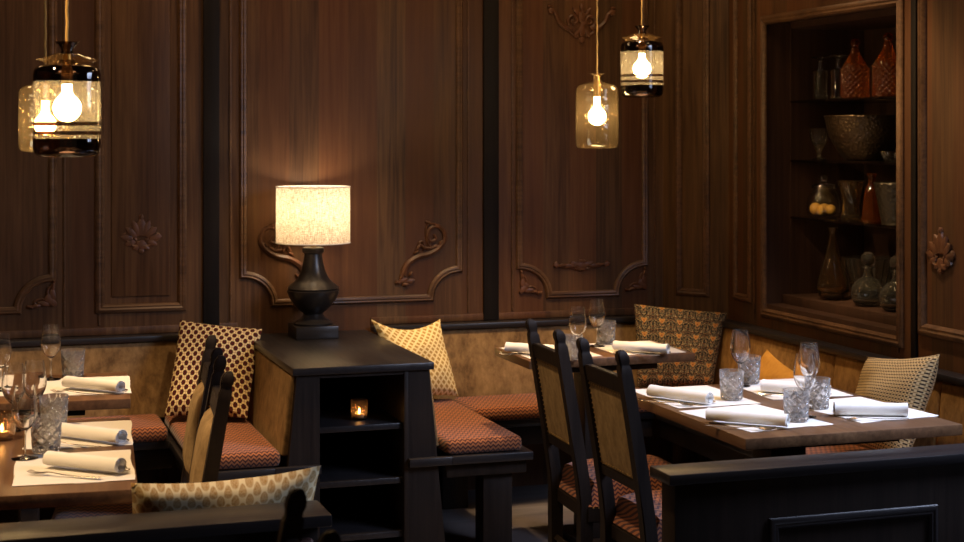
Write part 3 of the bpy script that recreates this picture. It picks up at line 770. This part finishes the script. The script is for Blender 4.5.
for i, p in enumerate(nap):
    if p is None: u0, v0, u1, v1 = .03, 5.46, -.14, 5.60
    else: (u0, v0), (u1, v1) = at(*p[0], MZ+.024), at(*p[1], MZ+.024)
    L = math.hypot(u1-u0, v1-v0); ang = math.atan2(v1-v0, u1-u0); r = .0225
    if L > .24: L = .24
    if L < .19: L = .21
    o = obj('rolled_napkin', napkin_mesh(L, r, i), 'linen'); o.location = ((u0+u1)/2, (v0+v1)/2, MZ+.0216); o.rotation_euler = (math.radians(random.uniform(-8, 8)) if i != 3 else 2.4, 0, ang)
    NAPPOS.append(((u0+u1)/2, (v0+v1)/2, ang))
    tag(o, 'rolled white linen napkin at '+mats[i][3], 'napkin', 'rolled napkins')

# cutlery
def fork_mesh():
    bm = BM(); L = .20
    path = [(-.10, 0, .004), (-.07, 0, .0035), (-.02, 0, .003), (.02, 0, .006), (.04, 0, .008), (.055, 0, .006)]
    wid = [.0075, .0065, .004, .003, .004, .010]
    q = smooth_prof([(*a, b) for a, b in zip(path, wid)], 4); n = len(q); R = []
    for x, y, z, w in q: R.append([bm.verts.new((x, -w, z)), bm.verts.new((x, 0, z+.0016)), bm.verts.new((x, w, z)), bm.verts.new((x, 0, z-.0012))])
    for A, B in zip(R, R[1:]):
        for k in range(4): bm.faces.new((A[k], A[(k+1) % 4], B[(k+1) % 4], B[k]))
    bm.faces.new(R[0][::-1]); bm.faces.new(R[-1])
    for k in range(4):
        y = -.0085+.0057*k
        tube(bm, [(.054, y, .006), (.070, y, .0035), (.085, y, .004), (.100, y, .009)], [.002, .0017, .0015, .0008], 6)
    return bm
def knife_mesh():
    bm = BM()
    tube(bm, [(-.105, 0, .005), (-.09, 0, .005), (-.05, 0, .005), (0, 0, .005)], [.004, .0075, .0065, .0045], 8, .5, (0, 0, 1))
    v = [(-.002, -.006, .0052), (.07, -.009, .0052), (.095, -.006, .0052), (.108, .004, .0052), (.07, .0045, .0052), (0, .0045, .0052)]
    lo = [bm.verts.new((x, y, z-.0006)) for x, y, z in v]; hi = [bm.verts.new((x, y, z+.0006)) for x, y, z in v]
    bm.faces.new(lo[::-1]); bm.faces.new(hi)
    for i in range(6): j = (i+1) % 6; bm.faces.new((lo[i], lo[j], hi[j], hi[i]))
    return bm
fork0 = tag(obj('fork', fork_mesh(), 'steel'), 'x', 'fork', 'steel forks beside the napkins')
knife0 = tag(obj('knife', knife_mesh(), 'steel'), 'x', 'knife', 'steel knives beside the napkins')
index()
for i, (cu, cv, ang) in enumerate(NAPPOS):
    # near side = towards the camera
    n = Vector((math.cos(ang), math.sin(ang))); side = Vector((n.y, -n.x))
    if side.y > 0: side = -side
    if i == 0: fpos, fa = at(676, 401.5, MZ), ang+.25
    flip = 0 if i in (0, 1) else PI
    p = Vector((cu, cv))+side*(.070 if i not in (4, 5, 6) else .076)+n*.0
    q = Vector((cu, cv))-side*.045
    f = fork0 if i == 0 else dup(fork0, (0, 0, 0))
    kf = knife0 if i == 0 else dup(knife0, (0, 0, 0))
    a, b = (f, kf)
    a.location = (p.x, p.y, MZ+.001); a.rotation_euler = (0, 0, ang+flip+.12)
    b.location = (q.x, q.y, MZ); b.rotation_euler = (0, 0, ang+PI-.05)
    a['label'] = 'steel fork beside the napkin at '+mats[i][3]; b['label'] = 'steel knife behind the napkin at '+mats[i][3]

# ------------------------------------------------------------------ glasses
def tumbler(label, u, v, r=.040, h=.092):
    bm = BM(); n = 144; prof = [(0, 0), (r*.80, 0), (r*.88, .004)]
    K = 30
    for i in range(1, K): prof.append((r*(.88+.10*i/K), .004+(h-.020)*i/K))
    prof += [(r*.99, h-.014), (r, h), (r-.0025, h), (r-.004, h-.02), (r*.84, .022), (r*.7, .014), (0, .013)]
    def mod(a, z, i):
        if i < 3 or i > K+1: return 1
        u_ = a*8/(2*PI); w = z*40
        d = min(abs(((u_+w) % 1)-.5), abs(((u_-w) % 1)-.5))
        return 1-.24*max(0, .5-d*3.2)
    lathe(bm, prof, n, mod=mod)
    o = obj('tumbler', bm, 'crystal'); o.location = (u, v, TZ+.0018)
    return tag(o, label, 'glass', 'cut-glass tumblers')
def wine_glass():
    t = thing('wine_glass', 'x', 'glass', (0, 0, 0), 0, 'stemmed wine glasses')
    bm = BM(); lathe(bm, smooth_prof([(.003, .072), (.012, .077), (.026, .095), (.033, .118), (.0325, .138), (.029, .162), (.0255, .186)], 4)+[(.0245, .186)]+smooth_prof([(.0245, .186), (.028, .162), (.0312, .138), (.0315, .118), (.0245, .097), (.011, .080), (0, .078)], 4)[1:], 40)
    obj('bowl', bm, 'wine', t)
    bm = BM(); lathe(bm, smooth_prof([(.0058, .004), (.0036, .014), (.0032, .04), (.0035, .066), (.006, .075)], 4), 16); obj('stem', bm, 'glass_plain', t)
    bm = BM(); lathe(bm, [(0, 0), (.033, 0), (.034, .0012), (.030, .0022), (.012, .005), (.004, .010), (0, .011)], 40); obj('foot', bm, 'glass_plain', t)
    return t
tum = [(733.5, 402, 'far chair-side corner of '+RF), (799, 424, 'near chair-side corner of '+RF), (751, 385.5, 'far bench-side corner of '+RF), (820, 411, 'near bench-side corner of '+RF),
       (573, 361.5, 'the lamp cabinet side of '+RR), (607, 345.5, 'the floral cushion side of '+RR), (70, 378.5, 'the chair side of '+LR), (42, 455.5, 'the near end of '+LF), (50, 431, 'the far end of '+LF)]
for px, py, w in tum:
    u, v = at(px, py, TZ); u2, v2 = u+.012, v+.036
    tumbler('clear cut-glass tumbler at '+w, u2, v2, .039 if px > 500 else .041, .092)
wg = [(742, 387, 'far end of '+RF), (811, 404, 'near end of '+RF+', farther one'), (807, 418, 'near end of '+RF+', closer one'), (579, 357, 'the lamp cabinet side of '+RR), (598, 347, 'the floral cushion side of '+RR),
      (51, 380.5, 'the chair side of '+LR), (1, 391.5, 'the edge side of '+LR), (25, 460, 'the near end of '+LF), (35, 427, 'the far end of '+LF+', beside the mat'), (14, 431, 'the far end of '+LF+', by the photo edge')]
w0 = None
for px, py, w in wg:
    u, v = at(px, py, TZ)
    if w0 is None: w0 = wine_glass(); index(); o = w0
    else: o = dup(w0, (0, 0, 0))
    o.location = (u, v+.012, TZ+.0018); o['label'] = 'stemmed clear wine glass at '+w

# candle holders
def votive(label, u, v, z, r=.033, h=.062):
    t = thing('candle_holder', label, 'candle holder', (u, v, z))
    bm = BM(); lathe(bm, [(0, 0), (r*.8, 0), (r*.95, .006), (r, h*.5), (r*.98, h), (r*.98-.002, h), (r*.93, h*.5), (r*.85, .009), (0, .008)], 48, mod=lambda a, z, i: 1+.02*math.cos(24*a)); obj('glass_cup', bm, 'votive', t)
    bm = BM(); lathe(bm, [(0, .010), (.017, .010), (.018, .022), (0, .023)], 24); obj('tealight', bm, 'wax', t)
    bm = BM(); lathe(bm, smooth_prof([(0, .023), (.0028, .027), (.0034, .032), (.0012, .040), (0, .044)], 3), 12); obj('flame', bm, 'flame', t)
    return t
votive('small lit glass votive on the upper shelf of the black cabinet', 1.395, 5.70, .5152, .032, .075)
u, v = at(2, 441, TZ); votive('lit ribbed glass votive on the candlelit table at the photo edge', u, v+.02, TZ+.0003, .036, .075)

# ------------------------------------------------------------------ chairs
def make_chair():
    t = thing('dining_chair', 'x', 'chair', (0, 0, 0), 0, 'narrow-backed dining chairs')
    HW = .142
    def lean(z): return 0 if z < .47 else -.085*((z-.47)/.53)**1.15
    for s in (-1, 1):
        bm = BM(); zs = [0, .2, .42, .47, .55, .65, .75, .85, .93, .95, .957, .963, .972, .985, .995, 1.0]
        ws = [.0175, .0185, .0195, .0195, .0185, .018, .0175, .017, .0165, .0165, .0135, .0135, .016, .0155, .0115, .006]
        R = []
        for z, w in zip(zs, ws):
            x = lean(z); R.append([bm.verts.new((x+a*w, s*HW+b*w, z)) for a, b in ((-1, -1), (1, -1), (1, 1), (-1, 1))])
        for A, B in zip(R, R[1:]):
            for k in range(4): bm.faces.new((A[k], A[(k+1) % 4], B[(k+1) % 4], B[k]))
        bm.faces.new(R[0][::-1]); bm.faces.new(R[-1])
        e = [e for e in bm.edges if abs(e.verts[0].co.z-e.verts[1].co.z) > 1e-4]
        bmesh.ops.bevel(bm, geom=e, offset=.003, segments=2, affect='EDGES'); obj('back_post', bm, 'dark', t)
    def bar(z0, z1, th, y0, y1, off=0):
        bm = BM(); R = []
        for z in (z0, z1):
            x = lean(z)+off; R.append([bm.verts.new(p) for p in ((x-th, y0, z), (x+th, y0, z), (x+th, y1, z), (x-th, y1, z))])
        A, B = R
        for k in range(4): bm.faces.new((A[k], A[(k+1) % 4], B[(k+1) % 4], B[k]))
        bm.faces.new(A[::-1]); bm.faces.new(B); bmesh.ops.bevel(bm, geom=bm.edges[:], offset=.0025, segments=2, affect='EDGES')
        return bm
    obj('top_rail', bar(.878, .925, .012, -HW+.017, HW-.017), 'dark', t)
    obj('bottom_rail', bar(.605, .635, .011, -HW+.017, HW-.017), 'dark', t)
    # padded back: flat behind, domed in front
    bm = BM(); ny, nz = 10, 14; V = {}
    for f in (0, 1):
        for i in range(ny+1):
            for j in range(nz+1):
                y = (-1+2*i/ny); z = .637+(.876-.637)*j/nz; d = (1-y**4)*(1-(2*j/nz-1)**4)
                x = lean(z)+(.006+.030*d**.5 if f else -.007-.003*d)
                V[f, i, j] = bm.verts.new((x, y*(HW-.018), z))
    for f in (0, 1):
        for i in range(ny):
            for j in range(nz): bm.faces.new([V[f, i, j], V[f, i+1, j], V[f, i+1, j+1], V[f, i, j+1]])
    for i in range(ny):
        for j in (0, nz): bm.faces.new([V[0, i, j], V[0, i+1, j], V[1, i+1, j], V[1, i, j]])
    for j in range(nz):
        for i in (0, ny): bm.faces.new([V[0, i, j], V[0, i, j+1], V[1, i, j+1], V[1, i, j]])
    pad = obj('back_pad', bm, 'chairpad', t)
    bm = BM()
    for i in range(17):
        z = .643+.228*i/16
        for s in (-1, 1):
            for x in (-.0085, .0085): ball(bm, (lean(z)+x, s*(HW-.022), z), .0028, sub=1)
    for i in range(15):
        y = -HW+.022+(2*HW-.044)*i/14
        for z in (.643, .871): ball(bm, (lean(z)-.0085, y, z), .0028, sub=1)
    obj('nail_trim', bm, 'brass', pad)
    # seat frame, domed seat, front legs, stretchers
    bm = BM(); v = [(0, -.165), (.38, -.205), (.38, .205), (0, .165)]
    prism(bm, v, .415, .462); bmesh.ops.bevel(bm, geom=bm.edges[:], offset=.004, segments=2, affect='EDGES'); obj('seat_frame', bm, 'dark', t)
    bm = BM(); n = 14; G = {}
    for i in range(n+1):
        for j in range(n+1):
            a = i/n; b = -1+2*j/n; hw = .160+.042*a
            d = (1-abs(2*a-1)**8)*(1-b**8)
            bl_ = .010*d**.5
            G[i, j] = bm.verts.new((.005+.372*a, b*hw*1.02, .463+.085*d**.36 if 0 < i < n and 0 < j < n else .463))
    for i in range(n):
        for j in range(n): bm.faces.new([G[i, j], G[i+1, j], G[i+1, j+1], G[i, j+1]])
    st = obj('seat_cushion', bm, 'seatc', t)
    bm = BM()
    for i in range(22):
        a = i/21
        for s in (-1, 1): ball(bm, (.02+.355*a, s*(.1655+.0405*a), .459), .003, sub=1)
    for i in range(20): ball(bm, (.382, -.19+.38*i/19, .458), .003, sub=1)
    obj('nail_trim', bm, 'brass', st)
    for s in (-1, 1):
        bm = BM(); box(bm, .342, .378, s*.182-.018, s*.182+.018, 0, .416, .003); obj('front_leg', bm, 'dark', t)
        bm = BM(); tube(bm, [(0, s*.150, .16), (.36, s*.182, .16)], .012, 4); obj('stretcher', bm, 'dark', t)
    bm = BM(); tube(bm, [(.18, -.166, .16), (.18, .166, .16)], .011, 4); obj('stretcher', bm, 'dark', t)
    bm = BM(); tube(bm, [(0, -.15, .30), (0, .15, .30)], .012, 4); obj('stretcher', bm, 'dark', t)
    return t
ch = make_chair(); index()
ch.location = (1.774, 4.500, 0); ch.rotation_euler.z = -.05; ch['label'] = 'dark chair with velvet back at the four-seat table, farther from the partition'
dup(ch, (1.762, 4.018, 0), math.radians(0), 'dark chair with velvet back at the four-seat table, standing beside the low partition')
dup(ch, (.575, 4.415, 0), PI-.09, 'padded dark chair seen edge-on, behind its twin at the candlelit table')
dup(ch, (.534, 3.972, 0), PI-.09, 'padded dark chair seen edge-on at the candlelit table, closer to the camera than its twin')
dup(ch, (.420, 2.360, 0), PI-.03, 'blurred chair in front of the near partition, only its back posts in view')

# ------------------------------------------------------------------ scatter cushions
def cushion(name, label, corners, T, mat, nrm_to=(0, -1, 0), sd=0, pinch=.05, sag=0.0, fold=None):
    "pillow spanned by four world corners (bl, br, tr, tl)"
    bl, br, tr, tl = [Vector(c) for c in corners]; c = (bl+br+tr+tl)/4
    N = ((br-bl).cross(tl-bl)).normalized()
    if N.dot(Vector(nrm_to)) < 0: N = -N
    rnd = random.Random(sd); n = 26; bm = BM(); V = {}; ph = [rnd.uniform(0, 6) for _ in range(6)]
    uvl = bm.loops.layers.uv.new('UVMap'); UV = {}
    for f in (0, 1):
        for i in range(n+1):
            for j in range(n+1):
                a, b = i/n, j/n; x, y = 2*a-1, 2*b-1
                # edges bow inwards between the corners
                a2 = .5+(a-.5)*(1-pinch*(1-y*y)); b2 = .5+(b-.5)*(1-pinch*(1-x*x))
                p = bl*(1-a2)*(1-b2)+br*a2*(1-b2)+tr*a2*b2+tl*(1-a2)*b2
                d = max(0, (1-x*x)*(1-y*y))**.42
                w = .06*math.sin(5*x+ph[0]+2*y)*d+.05*math.sin(7*y+ph[1]-3*x)*d
                if fold: w += fold(x, y)*d
                p = p+N*(T*.5*(d+w*1.2)*(1 if f else -1))
                p.z -= sag*(1-x*x)*max(0, y)
                key = (f, i, j)
                if f == 0 and (i in (0, n) or j in (0, n)): pass
                V[key] = bm.verts.new(p); UV[V[key]] = (a, b)
    for f in (0, 1):
        for i in range(n):
            for j in range(n): bm.faces.new([V[f, i, j], V[f, i+1, j], V[f, i+1, j+1], V[f, i, j+1]])
    for fc in bm.faces:
        for lp in fc.loops: lp[uvl].uv = UV[lp.vert]
    bmesh.ops.remove_doubles(bm, verts=bm.verts[:], dist=.0004)
    zs = [v.co.z for v in bm.verts]; base = Vector((c.x, c.y, min(zs)))
    bm.transform(Matrix.Translation(-base))
    o = obj(name, bm, mat); o.location = base
    # piping round the seam
    return tag(o, label, 'cushion', 'scatter cushions')
def atv(px, py, v):
    k = (px-482)/F; d = v/(CY-k*SY); return (d*SY+k*d*CY, v, H-(py-140)*d/F)
def atu(px, py, u):
    k = (px-482)/F; d = u/(SY+k*CY); return (u, d*CY-k*d*SY, H-(py-140)*d/F)
def atz(px, py, z): return (*at(px, py, z), z)
cushion('scatter_cushion', 'large cream cushion with maroon star lattice in the bench corner', [(.735, 6.26, .470), (1.045, 6.14, .465), atv(262, 329, 6.44), atv(180, 320, 6.47)], .13, 'star', sd=1, pinch=.03)
cushion('scatter_cushion', 'yellow cushion with small diamond pattern slumped against the black cabinet', [(1.745, 6.33, .47), (2.008, 6.40, .462), atv(440, 319, 6.46), atv(371, 319, 6.42)], .12, 'diamond', sd=2, pinch=.07, sag=.035)
cushion('scatter_cushion', 'large dark floral cushion in the corner of the panelled walls', [(2.83, 6.36, .47), (3.14, 6.23, .47), atv(727, 313, 6.27), atv(634, 304, 6.44)], .12, 'floral', sd=3, pinch=.02)
cushion('scatter_cushion', 'cream cushion with tiny dark woven dots on the bench under the niche', [(3.02, 4.93, .468), (2.99, 4.52, .468), (3.12, 4.50, .845), (3.125, 4.95, .775)], .15, 'dots', (-1, 0, 0), sd=4, pinch=.07)
cushion('scatter_cushion', 'plain mustard velvet cushion peeping up behind the four-seat table', [(3.06, 5.86, .470), (3.04, 5.42, .468), (3.13, 5.36, .625), (3.13, 5.72, .705)], .09, 'mustard', (-1, 0, 0), sd=5, pinch=.10)
cushion('scatter_cushion', 'cream cushion with golden leaf print behind the near partition rail', [(.30, 3.66, .475), (.80, 3.66, .475), (.782, 3.575, .806), (.345, 3.575, .795)], .11, 'leaf', sd=6, pinch=.10, sag=.0)

# ------------------------------------------------------------------ glassware in the niche
def put(name, label, cat, prof, u, v, z, mat, seg=36, mod=None, smooth=5, group=None):
    bm = BM(); lathe(bm, smooth_prof(prof, smooth) if smooth else prof, seg, mod=mod)
    o = obj(name, bm, mat); o.location = (u, v, z+.0005); return tag(o, label, cat, group)
Z1, Z2, Z3, Z4 = SH[0], SH[1], SH[2], .898
def pos(px, u):
    k = (px-482)/F; d = u/(SY+k*CY); return d*CY-k*d*SY
for px, w in ((820.5, 'farthest along the top niche shelf'), (838, 'beside the first amber decanter on the top niche shelf')):
    put('candlestick', 'clear glass candlestick with dished top, '+w, 'candlestick', [(0, 0), (.034, 0), (.035, .004), (.030, .010), (.028, .09), (.030, .118), (.022, .126), (.008, .132), (.009, .155), (.006, .165), (.018, .176), (.038, .180), (.038, .186), (.012, .186), (0, .184)], 3.47, pos(px, 3.47), Z1, 'glass_plain', smooth=2, group='glass candlesticks')
def decanter(label, px, u, sc):
    t = thing('amber_decanter', label, 'decanter', (u, pos(px, u), Z1+.0005), 0, 'amber cut-glass decanters')
    bm = BM(); pr = [(0, 0), (.052, 0), (.058, .006)]+[(.058, .006+.118*i/42) for i in range(1, 42)]+[(.055, .130), (.046, .145), (.034, .165), (.022, .185), (.017, .200), (.016, .212), (0, .213)]
    sc_ = sc
    def mod(a, z, i):
        if 2 < i < 44: return 1+.08*math.cos(16*a)*math.cos(z/sc_*2*PI/.022)
        return 1
    lathe(bm, [(r*sc, z*sc) for r, z in pr], 120, mod=mod); obj('bottle', bm, 'amber', t)
    bm = BM(); lathe(bm, [(0, .213*sc), (.013*sc, .213*sc), (.015*sc, .222*sc), (.022*sc, .232*sc), (.016*sc, .246*sc), (.009*sc, .250*sc), (.0, .252*sc)], 8); obj('stopper', bm, 'amber', t)
decanter('amber cut-glass decanter with stopper, beside the glass candlesticks', 855, 3.47, .98)
decanter('amber cut-glass decanter with stopper at the open end of the top shelf', 888, 3.47, 1.02)
put('bronze_bowl', 'wide hammered bronze bowl on the second niche shelf', 'bowl', [(0, 0), (.065, 0), (.09, .006), (.125, .05), (.155, .11), (.172, .180), (.176, .183), (.170, .183), (.15, .11), (.12, .055), (.08, .015), (0, .012)], 3.585, pos(866, 3.585), Z2, 'bowl', 64)
put('footed_goblet', 'fluted clear glass goblet beside the bronze bowl', 'glass', [(0, 0), (.030, 0), (.031, .004), (.010, .012), (.008, .03), (.014, .045), (.030, .075), (.038, .105), (.040, .13), (.037, .13), (.028, .08), (0, .055)], 3.45, pos(819, 3.45), Z2, 'glass_plain', 48, lambda a, z, i: 1+.04*math.cos(14*a))
put('crystal_dish', 'small cut crystal dish in front of the bronze bowl', 'dish', [(0, 0), (.035, 0), (.05, .02), (.056, .04), (.052, .04), (.04, .018), (0, .012)], 3.46, pos(896, 3.46), Z2, 'glass_plain', 60, lambda a, z, i: 1+.06*math.cos(15*a))
# storage jar with lid and citrus
t = thing('storage_jar', 'round clear glass jar with knobbed lid holding dried fruit', 'jar', (3.47, pos(824, 3.47), Z3+.0005))
bm = BM(); lathe(bm, smooth_prof([(0, 0), (.055, 0), (.070, .015), (.074, .05), (.068, .09), (.050, .112), (.046, .122), (.050, .126), (.047, .126), (.043, .118), (.064, .088), (.070, .05), (.064, .016), (0, .008)], 3), 40); obj('glass_body', bm, 'glass_thin', t)
bm = BM(); lathe(bm, smooth_prof([(0, .128), (.052, .128), (.054, .133), (.048, .142), (.020, .150), (.010, .154), (.012, .160), (.018, .168), (.014, .178), (0, .181)], 3), 32); obj('lid', bm, 'glass_plain', t)
bm = BM(); ball(bm, (-.028, .020, .038), .027); ball(bm, (-.030, -.022, .034), .024, .5, 1, 1); ball(bm, (.02, .03, .035), .026); ball(bm, (.02, -.02, .034), .024); obj('dried_fruit', bm, 'citrus', t)
put('glass_jug', 'crackled clear glass jug on the third niche shelf', 'jug', [(0, 0), (.036, 0), (.040, .01), (.034, .05), (.036, .09), (.046, .135), (.054, .158), (.051, .158), (.033, .09), (.031, .05), (.034, .014), (0, .01)], 3.47, pos(851.5, 3.47), Z3, 'tea', 40, lambda a, z, i: 1+.05*math.cos(9*a+z*60))
put('ruby_bottle', 'narrow ruby diamond-cut bottle between the jug and the pewter bucket', 'bottle', [(0, 0), (.040, 0), (.041, .008), (.036, .06), (.028, .12), (.015, .155), (.012, .165), (.016, .185), (.018, .195), (0, .196)], 3.50, pos(872, 3.50), Z3, 'amber', 66, lambda a, z, i: 1+.05*math.cos(16*a)*math.cos(z*2*PI/.014), 8)
put('pewter_bucket', 'hammered pewter ice bucket at the open end of the third shelf', 'bucket', [(0, 0), (.055, 0), (.060, .005), (.072, .07), (.088, .150), (.091, .158), (.086, .158), (.070, .07), (.055, .01), (0, .008)], 3.48, pos(897, 3.48), Z3, 'bucket', 48)
put('teardrop_vase', 'tall golden teardrop vase on the niche floor', 'vase', [(0, .004), (.03, 0), (.055, .01), (.066, .04), (.062, .08), (.045, .14), (.028, .20), (.018, .25), (.014, .275), (.020, .300), (.016, .300), (.010, .27), (.022, .20), (.04, .14), (.055, .08), (.058, .04), (.03, .012), (0, .012)], 3.45, pos(833, 3.45), Z4, 'tea', 40)
put('ribbed_dish', 'ribbed crystal bowl standing behind the ball-stoppered carafes', 'bowl', [(0, 0), (.05, 0), (.07, .03), (.095, .09), (.112, .165), (.108, .165), (.09, .09), (.064, .034), (0, .012)], 3.62, pos(869, 3.62), Z4, 'decant', 96, lambda a, z, i: 1+.04*math.cos(20*a))
def carafe(label, px, u):
    t = thing('ball_stopper_carafe', label, 'decanter', (u, pos(px, u), Z4+.0005), 0, 'squat carafes with ball stoppers')
    bm = BM(); lathe(bm, smooth_prof([(0, .003), (.04, 0), (.060, .018), (.067, .045), (.064, .075), (.045, .103), (.026, .115), (.020, .125), (.018, .150), (.028, .158), (.024, .159), (.014, .150), (.016, .125), (.042, .098), (.060, .072), (.062, .045), (.055, .02), (0, .010)], 4), 44); obj('carafe_body', bm, 'decant', t)
    bm = BM(); lathe(bm, [(0, .15), (.012, .15), (.013, .163), (.016, .165)], 20); ball(bm, (0, 0, .190), .029, sub=3); obj('ball_stopper', bm, 'decant', t)
carafe('squat clear carafe with ball stopper, beside the teardrop vase', 868, 3.45)
carafe('squat clear carafe with ball stopper, cut off by the niche frame', 897, 3.45)

# ------------------------------------------------------------------ lights
def light(name, kind, loc, power, col, rot=(0, 0, 0), **kw):
    l = bpy.data.lights.new(name, kind); l.energy = power; l.color = col
    for k_, v_ in kw.items(): setattr(l, k_, v_)
    o = bpy.data.objects.new(name, l); C.objects.link(o); o.location = loc; o.rotation_euler = rot
    o['kind'] = 'helper'
    return o
def aim(o, tgt):
    o.rotation_euler = (Vector(tgt)-Vector(o.location)).to_track_quat('-Z', 'Y').to_euler()
WARM = (1, .66, .34)
light('lamp_bulb_light', 'POINT', (LU, LV, LZ+.515+.045), 2.6, (1, .80, .55), shadow_soft_size=.03)
def spot(loc, tgt, p, size, blend=.5, col=WARM, r=.04):
    o = light('ceiling_spot', 'SPOT', loc, p, col, spot_size=math.radians(size), spot_blend=blend, shadow_soft_size=r); aim(o, tgt); return o
spot((-.55, 3.7, 2.95), (.20, 4.15, .75), 300, 46)
spot((.3, 5.3, 2.95), (.2, 5.6, .75), 260, 50)
spot((2.3, 5.5, 2.95), (2.3, 5.8, .75), 260, 50)
spot((2.7, 4.9, 2.95), (2.95, 5.0, .75), 110, 60)
spot((1.4, 5.3, 2.95), (1.4, 5.9, .6), 100, 60)
spot((1.7, 4.9, 2.92), (3.5, 5.45, 1.45), 170, 27, .7)
spot((.95, 4.0, 2.95), (1.75, 4.15, .4), 130, 48, .7)
# warm wall washers along the ceiling
for loc, p in (((.7, 6.1, 2.85), 9), ((1.6, 6.1, 2.85), 6), ((2.6, 6.0, 2.85), 8), ((2.7, 4.7, 2.85), 8), ((-.4, 6.0, 2.85), 8)):
    light('ceiling_lamp', 'POINT', loc, p, (1, .62, .30), shadow_soft_size=.12)
# daylight from the window beside the camera
o = light('window_daylight', 'AREA', (3.33, 3.375, 2.12), 44, (.62, .72, 1), shape='RECTANGLE', size=1.1, size_y=1.2); aim(o, (2.30, 4.00, .75)); o.data.spread = math.radians(120)
w = bpy.data.worlds.new('room_world'); bpy.context.scene.world = w; w.use_nodes = True
w.node_tree.nodes['Background'].inputs[0].default_value = (1, .62, .36, 1); w.node_tree.nodes['Background'].inputs[1].default_value = .05

# ------------------------------------------------------------------ camera
cam = bpy.data.cameras.new('camera'); co = bpy.data.objects.new('camera', cam); C.objects.link(co)
cam.sensor_width = 36; cam.lens = F*36/964
co.location = (0, 0, H); co.rotation_euler = (PI/2, 0, -YAW)
cam.shift_x = 0; cam.shift_y = -(271-140)/964
cam.clip_start = .05
cam.dof.use_dof = True; cam.dof.focus_distance = 4.9; cam.dof.aperture_fstop = 6.3
sc = bpy.context.scene; sc.camera = co
sc.view_settings.view_transform = 'Standard'; sc.view_settings.look = 'None'; sc.view_settings.gamma = 1
sc.view_settings.use_curve_mapping = False; sc.view_settings.exposure = 0
sc.cycles.use_denoising = True; sc.cycles.caustics_reflective = False; sc.cycles.caustics_refractive = False
sc.cycles.max_bounces = 12; sc.cycles.transmission_bounces = 10; sc.cycles.transparent_max_bounces = 24; sc.cycles.diffuse_bounces = 4
sc.cycles.sample_clamp_indirect = 4
